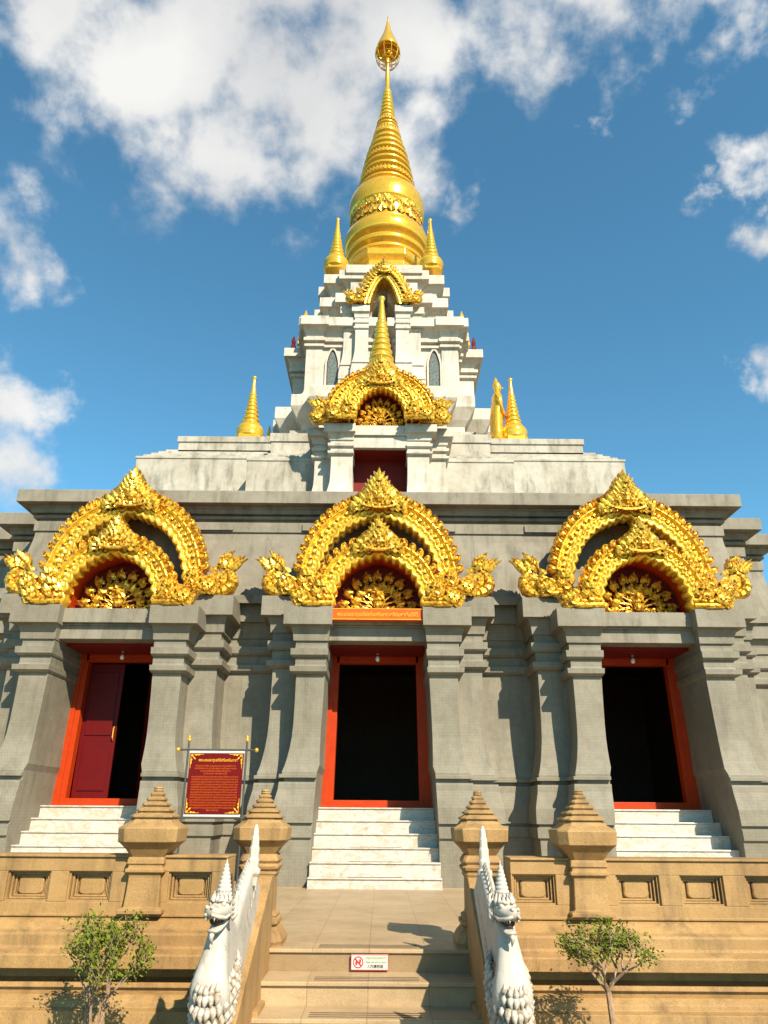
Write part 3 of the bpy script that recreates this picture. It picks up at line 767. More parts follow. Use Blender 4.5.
t2 = MB(); t2.box(-2.36,2.36,14.22,15.2,6.9,7.42); t2.box(-2.39,2.39,14.19,15.2,7.42,7.62); bevel(t2.build('roof_tier', 'plaster_old', T), .008)
# tier blocks under the tower
def tier(path, prof, mat='plaster', name='tower_tier'):
    q = MB(); q.sweep(half_cross(path), prof, closed=True); return bevel(q.build(name, mat, T), .006)
tier([(2.2,16.9),(2.2,17.4),(2.95,17.4),(2.95,18.1),(3.35,18.1)], [(-.25,7.8),(-.25,8.35),(-.1,8.55),(.10,8.76),(.18,8.82),(.18,9.05),(.16,9.06),(-.2,9.07)], 'plaster_old')
tier([(1.6,16.3),(1.6,16.75),(2.1,16.75),(2.1,17.4),(2.6,17.4),(2.6,18.1),(2.75,18.1)], [(0,8.9),(0,9.2),(.10,9.35),(.24,9.62),(.26,9.66),(.26,9.98),(.24,10.0),(.05,10.02)])
# tower body storey
bodyprof = [(.10,10.0),(.10,10.12),(.03,10.2),(.02,10.24),(0,10.32),(0,11.55),(.0,11.62),(.08,11.622),(.08,11.70),(.01,11.702),(.01,11.78),(.12,11.782),(.12,11.88),(.02,11.882),(.03,11.98),(.10,12.12),(.18,12.19),(.27,12.192),(.27,12.46),(.25,12.48),(-.2,12.5)]
tier([(.36,17.7),(.36,16.85),(1.0,16.85),(2.02,16.85),(2.02,17.5),(2.1,17.5),(2.1,18.3),(2.6,18.3)], bodyprof)
cp = MB()
for s in (-1, 1):        # corner pilasters of the tower, beside the windows
    a = rr(0, s, 1.60, 2.04)
    o_ = MB(); st_ = []
    for o, z in bodyprof: 
        st_.append((z, a[0]-o*.6, a[1]+o*.6, 16.79-o, 17.3))
    o_.rects(st_[:-1]); bevel(o_.build('pilaster', 'plaster', T), .005)
# second storey
def squash(pr): return [(o, 12.40+(z-12.45)*.815) for o, z in pr]
tier([(.36,17.75),(.36,17.15),(1.1,17.15),(1.1,17.35),(1.55,17.35),(1.55,17.9),(1.75,17.9)], squash([(.3,12.45),(.3,12.6),(.12,12.66),(.05,12.9),(.02,13.1),(.09,13.3),(.19,13.44),(.26,13.442),(.26,13.82),(.24,13.84),(.0,13.86),(0,13.95),(-.04,14.25),(.0,14.4),(.10,14.52),(.18,14.522),(.18,14.9),(.16,14.92),(-.3,14.95)]))
tier([(.95,17.05),(.95,17.5),(1.3,17.5)], squash([(0,13.9),(0,14.5),(.10,14.7),(.14,14.72),(.14,15.06),(.12,15.08),(-.3,15.1)]))
tp_ = MB(); tp_.box(-1.5,1.5,17.9,21.1,14.3,15.35); tp_.build('spire_base', 'plaster', T)

# upper portal with doorway to the roof
UP = [(z if False else z, o) for z, o in PROF]
def small_pil(s, xi, xo, yf, yb, z0, z1, cap_k):
    m_ = MB(); stt = []
    for z, o in PROF:
        f = (z+.95)/(2.85+.95); zz = z0+(z1-z0)*f; oo = o*cap_k
        a = rr(0, s, xi-oo*.3, xo+oo); stt.append((zz, a[0], a[1], yf-oo, yb))
    m_.rects(stt); return bevel(m_.build('pilaster', 'plaster', T), .004)
for s in (-1, 1):
    small_pil(s, .54, .97, 13.12, 14.3, 4.7, 7.2, .75); small_pil(s, .9, 1.32, 13.42, 14.3, 4.7, 7.26, .75)
m_ = MB(); m_.box(-.56,.56,13.05,14.2,6.98,7.195); m_.box(-.56,.56,13.10,14.2,6.72,6.98); bevel(m_.build('lintel', 'plaster', T), .005)
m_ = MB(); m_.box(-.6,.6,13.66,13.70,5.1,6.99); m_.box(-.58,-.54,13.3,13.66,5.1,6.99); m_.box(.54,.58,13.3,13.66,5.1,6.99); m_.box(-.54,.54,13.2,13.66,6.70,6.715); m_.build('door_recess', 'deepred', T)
m_ = MB(); m_.box(-.53,.53,13.4,13.6,5.5,5.66); m_.build('sill', 'plaster', T)
m_ = MB(); m_.box(-1.25,1.25,13.5,16.9,7.0,7.3); m_.rings([[(x*.98, y, 7.28+z*.95) for x, z in [arch(1.12,1.1,i/30,.05) for i in range(31)]] for y in (13.45, 16.9)]); m_.build('portal_roof', 'plaster', T)
b = MB(); band(b, .80, .96, 1.10, 1.26, 0, .2, 21, 22, raise_=.028); vine(b, .80, .96, 1.10, 1.26, 34, .10, .055); mer = mesh_of(b, 'rear_gable', 'gold_b', smooth=True)
mbr = {}
for sd_ in (-1, 1):
    b = MB(); border(b, 1.10, 1.26, .02, 25, .155, .11, .045, side=sd_); mbr[sd_] = mesh_of(b, 'leaf_border')
b = MB(); band(b, .48, .70, .76, .97, 0, .2, 15, 16, raise_=.028); vine(b, .48, .70, .76, .97, 24, .09, .05); mfr = mesh_of(b, 'front_gable', 'gold_b', smooth=True)
rg = link('rear_gable', mer, T, (0,13.10,7.26)); [link('leaf_border', mbr[s], rg, (0,13.10,7.26)) for s in (-1, 1)]; link('crest', G['rear_crest'], rg, (0,12.86,7.20+.80))
for s in (-1, 1):
    o = link('naga_head', G['naga', s], rg, (s*1.0,13.05,7.22)); o.scale = (.85,.85,.85); link('scroll_foot', G['scroll', s], rg, (s*.85,13.05,7.22))
fg = link('front_gable', mfr, T, (0,12.86,7.20))
for s in (-1, 1): link('scroll_foot', G['scroll', s], fg, (s*.52,12.86,7.20))
soffit(.52,.74,13.0,13.35).build('gable_soffit', 'frame', T, (0,0,7.2))
soffit(.74,.94,13.06,13.35,th=.40).build('gable_infill', 'gold', T, (0,0,7.2))
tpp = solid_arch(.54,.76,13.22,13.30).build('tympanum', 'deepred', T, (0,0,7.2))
o = link('tympanum_relief', G['relief'], tpp, (0,13.18,7.21)); o.scale = (.78,1,.95)

# niche portal in the tower
for s in (-1, 1):
    for (xi, xo, yf, yb, z1) in ((.37,.72,16.55,17.3,12.78),(.68,1.04,16.72,17.3,12.84)):
        m_ = MB(); stt = []
        for z, o in PROF:
            f = (z+.95)/3.8; a = rr(0, s, xi-o*.15, xo+o*.5); stt.append((9.9+(z1-9.9)*f, a[0], a[1], yf-o*.5, yb))
        m_.rects(stt); bevel(m_.build('pilaster', 'plaster', T), .004)
m_ = MB(); m_.box(-.6,.6,17.5,17.6,9.9,14.0); m_.box(-.6,-.37,16.9,17.5,10.1,13.6); m_.box(.37,.6,16.9,17.5,10.1,13.6); m_.build('niche_back', 'cement', T)
def ogive(a, b, u):
    t = 2*u-1; x = a*math.copysign(abs(t)**1.0, t); z = b*(1-abs(t)**1.7)**.85 if abs(t) < 1 else 0
    return x, z
def ogband(mb, ai, bi, ao, bo, y0, thick, pat=22, raise_=.03):
    NU, vn = 200, 14; rows = []
    for i in range(NU+1):
        u = i/NU; xi, zi = ogive(ai, bi, u); xo, zo = ogive(ao, bo, u); row = []
        for j in range(vn+1):
            v = j/vn; h = math.exp(-((v-.12)/.07)**2)+math.exp(-((v-.4)/.05)**2)+math.exp(-((v-.9)/.07)**2)
            if .45 < v < .85: h += .8*abs(math.sin(math.pi*pat*u))
            row.append((xi+(xo-xi)*v, y0-raise_*h, zi+(zo-zi)*v))
        rows.append([(row[0][0],y0+thick,row[0][2])]+row+[(row[-1][0],y0+thick,row[-1][2])])
    mb.rings(rows, closed=False)
b = MB(); ogband(b, .37, .86, .72, 1.26, 0, .5)
for i in range(23):
    u = .04+.92*i/22; x, z = ogive(.74, 1.26, u); s = -1 if x < 0 else 1
    flame(b, x, z, math.pi/2-(x/.74)*.9, .19, .13, .0, .05, bend=.25*s, back=.12); flame(b, x*.85, z*.88, math.pi/2-(x/.74)*.8, .16, .12, -.04, .04, bend=.25*s, back=.08)
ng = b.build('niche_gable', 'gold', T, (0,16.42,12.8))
b = MB(); crest(b, 0, 0, .42, .55, 0, .04, 6, 6); b.build('crest', 'gold', ng, (0,16.38,13.78))
for s in (-1, 1):
    o = link('naga_head', G['naga', s], ng, (s*.72,16.46,12.82)); o.scale = (.72,.72,.62); o = link('scroll_foot', G['scroll', s], ng, (s*.55,16.42,12.82)); o.scale = (.8,.8,.8)
# tower windows
for s in (-1, 1):
    cxw = s*1.36; n = 16
    def og(a, b, zb, n=16):
        pr = [(cxw-a, zb)]+[(cxw+ogive(a, b, i/n)[0], 11.15+ogive(a, b, i/n)[1]) for i in range(n+1)]+[(cxw+a, zb)]; return pr
    fo, fi = og(.20,.50,10.26), og(.15,.42,10.26)
    m_ = MB(); m_.rings([[(x,16.84,z) for x,z in fi],[(x,16.80,z) for x,z in fi],[(x,16.80,z) for x,z in fo],[(x,16.85,z) for x,z in fo]], closed=False)
    wf = m_.build('window', 'plaster', T)
    fo2, fi2 = og(.15,.42,10.26), og(.13,.39,10.28)
    m_ = MB(); m_.rings([[(x,16.835,z) for x,z in fi2],[(x,16.815,z) for x,z in fi2],[(x,16.815,z) for x,z in fo2],[(x,16.84,z) for x,z in fo2]], closed=False); m_.build('window_frame', 'red', wf)
    m_ = MB(); m_.v = [(x,16.838,z) for x,z in fi2]; m_.f = [tuple(range(len(fi2)))[::-1]]; m_.build('pane', 'glass', wf)
# small corner ornaments of the tower cornice
for s in (-1, 1):
    for (x, y, z, mt, h) in ((2.62,18.1,12.5,'red',.42),(2.42,17.9,12.5,'gold_s',.40),(2.16,16.95,12.5,'gold_s',.46),(1.86,17.35,12.5,'red',.30)):
        q = MB(); q.cham(s*x, y, [(z-.02,.07,.01),(z+.08,.06,.02),(z+.12,.045,.01),(z+h*.5,.06,.02),(z+h*.7,.045,.02),(z+h,.008,.002)])
        q.build('corner_finial', mt, T)
    q = MB(); q.cham(s*3.22, 12.1, [(5.10,.17,.01),(5.17,.17,.01),(5.30,.02,.002)]); q.build('roof_finial', 'sand', T)
    q = MB(); q.lathe([(.13,9.0),(.15,9.08),(.17,9.16),(.12,9.28),(.07,9.34),(.045,9.48),(.01,9.68)], s*3.05, 17.6, 20); q.build('corner_finial', 'gold_s', T, smooth=True)

# ------------------------------------------------------------------ golden spire
def octo(st, name):
    q = MB(); q.lathe([(r/math.cos(math.pi/8), z) for r, z in st], 0, CY, 8, math.pi/8); return bevel(q.build(name, 'gold_s', T), .01)
octo([(1.42,15.2),(1.42,15.55),(1.30,15.60),(1.28,15.85),(1.36,15.93),(1.40,16.0),(1.40,16.22),(1.33,16.26),(1.24,16.3)], 'spire_octagon')
q = MB(); q.lathe([(1.16,16.25),(1.17,16.38),(1.28,16.42),(1.32,16.50),(1.28,16.58),(1.18,16.60),(1.18,16.68),(1.32,16.72),(1.365,16.84),(1.32,16.95),(1.21,16.97),(1.21,17.06),(1.34,17.10),(1.40,17.28),(1.41,17.48),(1.36,17.66),(1.24,17.76),(1.19,17.80)], 0, CY, 64); q.build('spire_rings', 'gold_s', T, smooth=True)
bell = [(1.19,17.78),(1.165,17.9),(1.155,18.0),(1.17,18.3),(1.21,18.58),(1.25,18.62),(1.27,18.68),(1.262,18.74),(1.275,18.8),(1.285,18.95),(1.27,19.12),(1.21,19.32),(1.12,19.47),(1.02,19.58),(.96,19.64)]
q = MB(); q.lathe(bell, 0, CY, 64); q.build('spire_bell', 'gold_s', T, smooth=True)
q = MB(); rnd = random.Random(5)     # carved frieze round the bell
for k in range(46):
    a = 2*math.pi*k/46
    sub = MB(); flame(sub, 0, 0, math.pi/2+.5*(-1)**k, .30, .17, 0, .05, bend=.3, back=.05); curl(sub, .03, .28, .06, -.03, .05, 1 if k % 2 else -1, k); flame(sub, .0, .48, -math.pi/2+.6*(-1)**k, .28, .15, -.01, .05, back=.05)
    for v in sub.v:
        x, y, z = v; rr_ = 1.185-y*.9; aa = a+x/1.24
        q.v.append((rr_*math.cos(aa), CY+rr_*math.sin(aa), 17.98+z*1.35))
    b0 = len(q.v)-len(sub.v); q.f += [tuple(i+b0 for i in f) for f in sub.f]
q.build('bell_frieze', 'gold', T)
pr = [(.95,19.6)]; z = 19.64
def R_at(z):
    tab = [(19.62,.955),(20.1,.885),(20.73,.79),(21.37,.68),(22.0,.525),(22.55,.43),(22.95,.355),(23.36,.265),(24.05,.205),(24.76,.13),(24.9,.095),(26.2,.085)]
    for (z0, r0), (z1, r1) in zip(tab, tab[1:]):
        if z0 <= z <= z1: return r0+(r1-r0)*(z-z0)/(z1-z0)
    return .09
k = 0
while z < 24.8:
    dz = .33 if z < 22.6 else .20
    r = R_at(z); r2 = R_at(z+dz)
    pr += [(r*.90,z),(r*.90,z+dz*.08),(r*1.03,z+dz*.14),(r*1.07,z+dz*.36),(r*1.02,z+dz*.58),(r*.93,z+dz*.66),(r2*.93,z+dz*.98)]; z += dz; k += 1
pr += [(.10,24.9),(.075,25.0),(.09,25.4),(.075,26.2),(.10,26.25),(.085,26.35),(.11,26.45),(.05,26.6)]
q = MB(); q.lathe(pr, 0, CY, 48); q.build('ringed_spire', 'gold_s', T, smooth=True)
for (zz, n_, hh) in ((20.0,42,.28),(21.0,36,.26),(22.42,26,.28),(23.05,22,.22)):   # lotus collars
    q = MB()
    for k in range(n_):
        a = 2*math.pi*k/n_; r0 = R_at(zz)
        sub = MB(); flame(sub, 0, 0, math.pi/2, hh, 2*math.pi*r0/n_*.9, 0, .03, bend=0, back=.03)
        b0 = len(q.v)
        for v in sub.v:
            rr_ = R_at(min(24.7, zz+v[2]))+.03-v[1]*.8; aa = a+v[0]/r0; q.v.append((rr_*math.cos(aa), CY+rr_*math.sin(aa), zz+v[2]))
        q.f += [tuple(i+b0 for i in f) for f in sub.f]
    q.build('lotus_collar', 'gold_s', T)
pa = MB(); pa.lathe([(.02,28.9),(.03,28.75),(.05,28.62),(.035,28.58),(.07,28.45),(.13,28.1),(.21,27.8),(.31,27.5),(.40,27.2),(.45,26.98),(.43,26.92),(.39,26.95),(.30,27.1),(.02,27.4)][::-1], 0, CY, 32)
par = pa.build('parasol', 'gold_s', T, smooth=True)
cg = MB()
def hoop(r, z, th): cg.tube([(r*math.cos(2*math.pi*i/32), CY+r*math.sin(2*math.pi*i/32), z) for i in range(33)], th, 5, flat=(0,0,1))
hoop(.45,26.93,.022); hoop(.47,26.75,.014); hoop(.43,26.5,.014); hoop(.32,26.28,.018); hoop(.2,26.6,.012)
for k in range(10):
    a = 2*math.pi*k/10
    cg.tube([(r*math.cos(a), CY+r*math.sin(a), z) for r, z in ((.45,26.95),(.47,26.75),(.43,26.5),(.32,26.28),(.10,26.2))], .014, 5, flat=(0,.3,1))
cg.tube([(0,CY,26.2),(0,CY,27.6)], .035, 8, flat=(0,1,0))
for k in range(8):
    a = 2*math.pi*k/8+.2
    cg.ball((.16*math.cos(a), CY+.16*math.sin(a), 26.75), .06, 8, (1,1,1.6))
cg.build('parasol_cage', 'gold_s', par)

# ------------------------------------------------------------------ small golden stupas standing on the roofs
def stupa_mesh(R0, H):
    q = MB(); pr = [(R0,0),(R0,H*.03),(R0*.94,H*.05),(R0*1.02,H*.08),(R0*1.04,H*.12),(R0*.92,H*.17),(R0*.80,H*.19)]
    z = .19; r = .70
    while z < .68:
        d = .062 if z > .4 else .075
        pr += [(R0*r*.76,H*z),(R0*r*1.0,H*(z+d*.2)),(R0*r*1.03,H*(z+d*.45)),(R0*r*.80,H*(z+d*.72))]
        z += d; r *= .88
    pr += [(R0*r*.9,H*z),(R0*r*.7,H*.8),(R0*.11,H*.93),(R0*.10,H*.95),(R0*.17,H*.965),(R0*.17,H*.985),(R0*.05,H)]
    q.lathe(pr, 0, 0, 32); return q
sm1 = mesh_of(stupa_mesh(.32,1.78), 'golden_stupa', 'gold_s', True); sm2 = mesh_of(stupa_mesh(.36,2.0), 'golden_stupa', 'gold_s', True); sm3 = mesh_of(stupa_mesh(.44,2.45), 'golden_stupa', 'gold_s', True)
for (me, x, y, z, lab) in ((sm1,-3.2,16.0,8.42,'slim ringed golden stupa alone on the left roof terrace'),
                           (sm1,3.24,16.0,8.42,'slim ringed golden stupa on the right roof terrace beside the golden statue'),
                           (sm2,-1.40,17.72,15.0,'small golden stupa at the left foot of the great spire'),
                           (sm2,1.44,17.72,15.0,'small golden stupa at the right foot of the great spire'),
                           (sm3,0,13.95,8.62,'slender golden stupa in front of the tall tower niche')):
    o = link('golden_stupa', me, None, (x,y,z)); tag(o, lab, 'stupa', 'small golden stupas on the roofs')
    q = MB(); h = .30
    q.cham(0, 0, [(-.55 if me is sm1 else -.08,h,.1),(.03,h,.1),(.05,h*.9,.1)])
    q.build('stupa_base', 'gold_s', None); bo = bpy.context.scene.objects.get('stupa_base') 
    bo = [ob for ob in col.objects if ob.name.startswith('stupa_base') and ob.parent is None][-1]
    bo.location = (x,y,z-.03); setparent(bo, o)
    if me is sm3: bo.scale = (.8,.8,1)

# standing statue on the roof
def statue(x, y, z, H):
    t = thing('standing_statue', (x,y,z), 'golden standing robed statue seen from the side, beside the roof stupa', 'statue')
    q = MB()
    def ringz(zz, rx, ry, ox=0, oy=0, n=16): return [(ox+rx*math.cos(2*math.pi*i/n), oy+ry*math.sin(2*math.pi*i/n), zz) for i in range(n)]
    S = H/1.75
    # side facing +x: depth along x, width along y
    st_ = [(0,.11,.19,.02),(.04,.12,.19,.02),(.10,.10,.20,0),(.45,.105,.19,0),(.80,.115,.18,-.01),(.98,.125,.19,-.01),(1.10,.11,.17,.01),(1.25,.125,.20,.02),(1.38,.12,.23,.01),(1.45,.085,.20,0),(1.49,.055,.07,.01),(1.54,.05,.055,.02),
           (1.57,.075,.065,.035),(1.62,.095,.08,.04),(1.68,.10,.085,.03),(1.74,.085,.075,.02),(1.78,.05,.05,.01),(1.82,.045,.045,.01),(1.90,.012,.012,.01)]
    q.rings([ringz(a*S*.95, b*S*.85, c*S, d*S) for a, b, c, d in st_])
    for s in (-1, 1):
        q.tube([(0,s*.21*S,1.32*S),(.02,s*.25*S,1.12*S),(.08,s*.20*S,.95*S),(.16,s*.07*S,.90*S),(.17,0,.89*S)], [.055*S,.048*S,.04*S,.032*S,.028*S], 8)
    q.tube([(.12*S,0,1.60*S*.97),(.155*S,0,1.555*S),(.13*S,0,1.535*S)], [.012*S,.016*S,.01*S], 6)
    q.build('body', 'gold_s', t, (x,y,z), smooth=True)
    r_ = MB(); r_.rings([ringz(a*S*.95, b*S, c*S, d*S) for a, b, c, d in ((.12,.13,.23,-.03),(.5,.125,.22,-.03),(.9,.13,.21,-.02),(1.15,.12,.24,0),(1.2,.115,.22,0))])
    r_.build('robe', 'gold_s', t, (x,y,z), smooth=True)
    p_ = MB(); p_.lathe([(.28,-.12),(.28,-.04),(.22,0),(.24,.02),(.2,.03)], 0, 0, 20); p_.build('pedestal', 'gold_s', t, (x,y,z))
statue(2.86, 16.0, 7.99, 2.15)
q = MB(); q.cham(2.86,16.0,[(7.86,.34,.02),(7.955,.34,.02)]); q.build('statue_plinth','plaster',T)

# ------------------------------------------------------------------ information sign on the terrace
S0 = (-1.68, 8.3, ZF)
sg = thing('information_sign', S0, 'red information board with gold Thai lettering in a grey tube stand behind the parapet', 'sign')
Y = 8.3; zb, zt = .015, .64
q = MB(); q.box(-1.68-.305,-1.68+.305,Y-.012,Y+.012,zb,zt); pn = q.build('panel', 'signred', sg)
q = MB()
for x in (-.335, .335): 
    q.tube([(-1.68+x,Y,ZF),(-1.68+x,Y,zt+.13)], .011, 8, flat=(0,1,0))
q.tube([(-1.68-.44,Y,zt+.035),(-1.68+.44,Y,zt+.035)], .010, 8); q.tube([(-1.68-.38,Y,zb-.035),(-1.68+.38,Y,zb-.035)], .010, 8)
for x in (-.335,.335): q.tube([(-1.68+x,Y-.25,ZF+.015),(-1.68+x,Y+.25,ZF+.015)], .012, 8)
q.build('stand', 'black', sg)
q = MB(); q.box(-1.68-.315,-1.68+.315,Y-.008,Y+.008,zt,zt+.024); q.box(-1.68-.315,-1.68+.315,Y-.008,Y+.008,zb-.024,zb); q.build('rail', 'signwhite', sg)
for x, z in ((-.335,zt+.14),(.335,zt+.14),(-.45,zt+.035),(.45,zt+.035),(-.40,zb-.035),(.40,zb-.035)):
    q = MB(); q.ball((0,0,0), .024, 10); 
    if abs(x) < .34: q.lathe([(.014,.02),(.016,.03),(.003,.055)], 0, 0, 10)
    q.build('finial', 'gold_s', sg, (-1.68+x,Y,z), True)
yy = Y-.0145
text('พระบรมธาตุเจดีย์ศรีนครินทรา', .042, 'title_lettering', 'signgold', pn, (-1.66,yy,zt-.075), depth=.001, fitw=.44)
lines = ['สถิตมหาสันติคีรี ดอยแม่สลอง อำเภอแม่ฟ้าหลวง','จังหวัดเชียงราย สร้างขึ้นเพื่อถวายเป็นพระราชกุศล','แด่สมเด็จพระศรีนครินทรา','บรมราชชนนี']
body_ = 'พระบรมธาตุเจดีย์องค์นี้ประดิษฐานอยู่บนยอดดอยแม่สลอง เป็นที่สักการะของประชาชน'
zz = zt-.135
for i, ln in enumerate(lines):
    text(ln, .026, 'lettering', 'signorange', pn, (-1.68,yy,zz), depth=.001, fitw=(.46,.48,.34,.26)[i]); zz -= .026
zz -= .008
for i in range(13):
    k = (i*7) % 20
    text(body_[k:]+body_[:k], .024, 'lettering', 'signorange', pn, (-1.68,yy,zz), depth=.001, fitw=.53 if i < 12 else .46); zz -= .0262
text('พระธาตุ', .026, 'lettering', 'signorange', pn, (-1.68,yy,zb+.04), depth=.001, fitw=.13)
for sx in (-1, 1):
    for sz in (-1, 1):
        q = MB()
        cx_, cz_ = -1.68+sx*.285, (zb+zt)/2+sz*.292
        for k, (dx, dz, L_) in enumerate(((0,0,.05),(-.05,0,.045),(0,-.05,.045),(-.09,.004,.04),(.004,-.09,.04),(-.03,-.03,.05))):
            a = math.atan2(-sz, -sx) if k in (0,5) else (math.pi if sx > 0 else 0) if k in (1,3) else (-sz*math.pi/2)
            flame(q, cx_+sx*dx*.8, cz_+sz*dz*.8, a, L_*.7, .013, yy, .002, back=.003)
        x0, x1 = sorted((cx_-sx*.14, cx_+sx*.008)); q.box(x0, x1, yy-.001, yy+.002, cz_+sz*.008-.002, cz_+sz*.008+.002)
        z0, z1 = sorted((cz_-sz*.14, cz_+sz*.008)); q.box(cx_+sx*.008-.002, cx_+sx*.008+.002, yy-.0015, yy+.002, z0, z1)
        q.build('corner_ornament', 'signgold', pn)

sg.scale = (.93, 1, .967)
# notice on the first riser
nz_ = thing('shoe_notice', (-.06,5.99,-.97), 'small white and red notice about taking off shoes, stuck on the top stair riser', 'notice')
x0, x1, z0, z1 = -.125,.135,-1.008,-.912; Y = 5.967
Y = 6.0-.004-.02
q = MB(); q.box(x0,x1,Y-.003,Y+.01,z0,z1); pl = q.build('plate', 'signwhite', nz_)
q = MB()
for b_ in ((x0,x1,z1-.004,z1),(x0,x1,z0,z0+.004),(x0,x0+.003,z0+.004,z1-.004),(x1-.003,x1,z0+.004,z1-.004)): q.box(b_[0],b_[1],Y-.0042,Y-.003,b_[2],b_[3])
cxn, czn, rn = x0+.05, (z0+z1)/2, .036
ring = [[(cxn+r*math.cos(2*math.pi*i/32), Y-.0045, czn+r*math.sin(2*math.pi*i/32)) for i in range(33)] for r in (rn*.82, rn)]
q.rings(ring, closed=False)
q.add([(cxn-.028,Y-.0055,czn+.022),(cxn-.022,Y-.0055,czn+.028),(cxn+.028,Y-.0055,czn-.022),(cxn+.022,Y-.0055,czn-.028)], [(0,3,2,1)])
for dx, dz in ((-.013,-.006),(.013,.008)):
    q.v += [(cxn+dx+.007*math.cos(2*math.pi*i/12), Y-.0049, czn+dz+.013*math.sin(2*math.pi*i/12)) for i in range(12)]; b0 = len(q.v)-12; q.f.append(tuple(range(b0,b0+12))[::-1])
q.build('red_symbol', 'noticered', nz_)
text('กรุณาถอดรองเท้า', .022, 'lettering', 'noticegreen', pl, (x0+.173,Y-.0045,czn+.027), depth=.0006, fitw=.14)
text('Please take off your shoes', .018, 'lettering', 'noticegreen', pl, (x0+.173,Y-.0045,czn+.002), depth=.0006, fitw=.14)
text('入内請脱鞋', .024, 'lettering', 'dark', pl, (x0+.168,Y-.0045,czn-.026), depth=.0006, fitw=.115)

# ------------------------------------------------------------------ stair cheeks and white nagas
def smooth_pts(ps, n=6):
    ps = [Vector(p) for p in ps]; out = []
    for i in range(len(ps)-1):
        p0, p1, p2, p3 = [ps[max(0,min(len(ps)-1,j))] for j in (i-1,i,i+1,i+2)]
        for q in range(n):
            t = q/n; out.append(.5*((2*p1)+(p2-p0)*t+(2*p0-5*p1+4*p2-p3)*t*t+(3*p1-p0-3*p2+p3)*t*t*t))
    out.append(ps[-1]); return out
def naga(s):
    side = 'left' if s < 0 else 'right'
    t = thing('naga_statue', (s*.80,4.9,-1.45), f'white painted crested naga serpent descending the {side} side of the front steps', 'statue', 'white nagas guarding the front steps')
    q = MB(); xa, xb = sorted((s*.70, s*.93))
    q.rings([[(x,6.03,-.42),(x,5.90,-.42),(x,4.75,-1.06),(x,4.30,-1.16),(x,4.22,ZG-.05),(x,6.03,ZG-.05)] for x in (xa, xb)])
    bevel(q.build('sloping_base', 'sand', t), .006)
    # body: a deep, narrow neck and coil, drawn in profile (y, z) and given a rounded section
    prof = [(4.60,-1.12),(4.52,-1.04),(4.45,-.95),(4.41,-.86),(4.42,-.77),(4.47,-.68),(4.52,-.60),(4.57,-.53),(4.64,-.48),(4.74,-.50),(4.83,-.565),(4.94,-.56),(5.06,-.49),(5.20,-.41),(5.34,-.35),(5.46,-.33),
            (5.58,-.37),(5.72,-.44),(5.86,-.50),(5.88,-.58),(5.60,-.76),(5.20,-.98),(4.95,-1.10),(4.78,-1.18)]
    pts = [(v.y, v.z) for v in smooth_pts([(0,y,z) for y, z in prof]+[(0,)+prof[0]], 3)[:-1]]
    n = len(pts); w_ = lambda y, z: .043+.062*math.exp(-((z+.90)/.24)**2)*max(.25, min(1, 1-(y-4.65)/.7))
    nor = []
    for k in range(n):
        a, c = pts[k-1], pts[(k+1) % n]; d = Vector((c[0]-a[0], c[1]-a[1])).normalized(); nor.append((-d.y, d.x))
    area = sum(pts[k-1][0]*pts[k][1]-pts[k][0]*pts[k-1][1] for k in range(n)); sg_ = 1 if area > 0 else -1
    b_ = MB(); rs = []
    cx_ = s*.80 if s < 0 else .765
    for kx, ins in ((-1,.10),(-.96,.06),(-.82,.03),(-.5,.008),(0,0),(.5,.008),(.82,.03),(.96,.06),(1,.10)):
        rs.append([(cx_+kx*w_(y, z), y+sg_*nor[k][0]*ins*.7, z+sg_*nor[k][1]*ins*.7) for k, (y, z) in enumerate(pts)])
    b_.rings(rs)
    bd = b_.build('body', 'white', t, smooth=True)
    # carved band along each flank and rows of scales
    for a in (-1, 1):
        v_ = MB()
        for r_ in range(1):
            for k in range(15):
                y = 4.60+.072*k+.03*(r_ % 2); z = -1.02+.62*(y-4.6)*.95+.075*r_
                ztop = -.60 if y < 4.9 else -.60+(y-4.9)*.5
                if z > ztop or y > 5.55: continue
                xw = cx_+a*(w_(y, z)*1.0)
                v_.rings([[(xw-a*.004,y-.034,z),(xw-a*.004,y,z+.038),(xw-a*.004,y+.034,z),(xw-a*.004,y,z-.038)],[(xw+a*.003,y-.024,z-.004),(xw+a*.003,y,z+.024),(xw+a*.003,y+.024,z-.004),(xw+a*.003,y,z-.03)]])
        v_.build('scales', 'scaly', bd)
    d_ = MB()        # dorsal fin: small flames along the upper edge
    top = [p for p in smooth_pts([(0,y,z) for y, z in prof[9:18]], 3)]
    for i in range(len(top)-1):
        p = top[i]; d_.tube([(cx_,p.y,p.z-.02),(cx_,p.y+.012,p.z+.02),(cx_,p.y-.012,p.z+.05)], [.022,.018,.003], 5, flat=(1,0,0))
    d_.build('dorsal_fin', 'white', t)
    f_ = MB()        # tall flame fin with its knob
    f_.cham(0, 0, [(-.05,.030,.01),(.0,.034,.012),(.02,.046,.018),(.045,.046,.018),(.06,.030,.01),(.10,.034,.012),(.12,.028,.01),(.17,.031,.012),(.19,.025,.01),(.235,.024,.01),(.25,.019,.008),(.29,.016,.006),(.32,.006,.002)])
    f_.build('flame_fin', 'white', t, (s*.765,5.42,-.39), rot=(R(-5),0,0))
    hc = Vector((cx_-s*.012, 4.50, -.485)); tw = s*.34
    HK = .80
    h_ = MB()
    def ell(c, rx, rz, n=16): return [(c[0]+rx*math.cos(2*math.pi*i/n), c[1], c[2]+rz*math.sin(2*math.pi*i/n)) for i in range(n)]
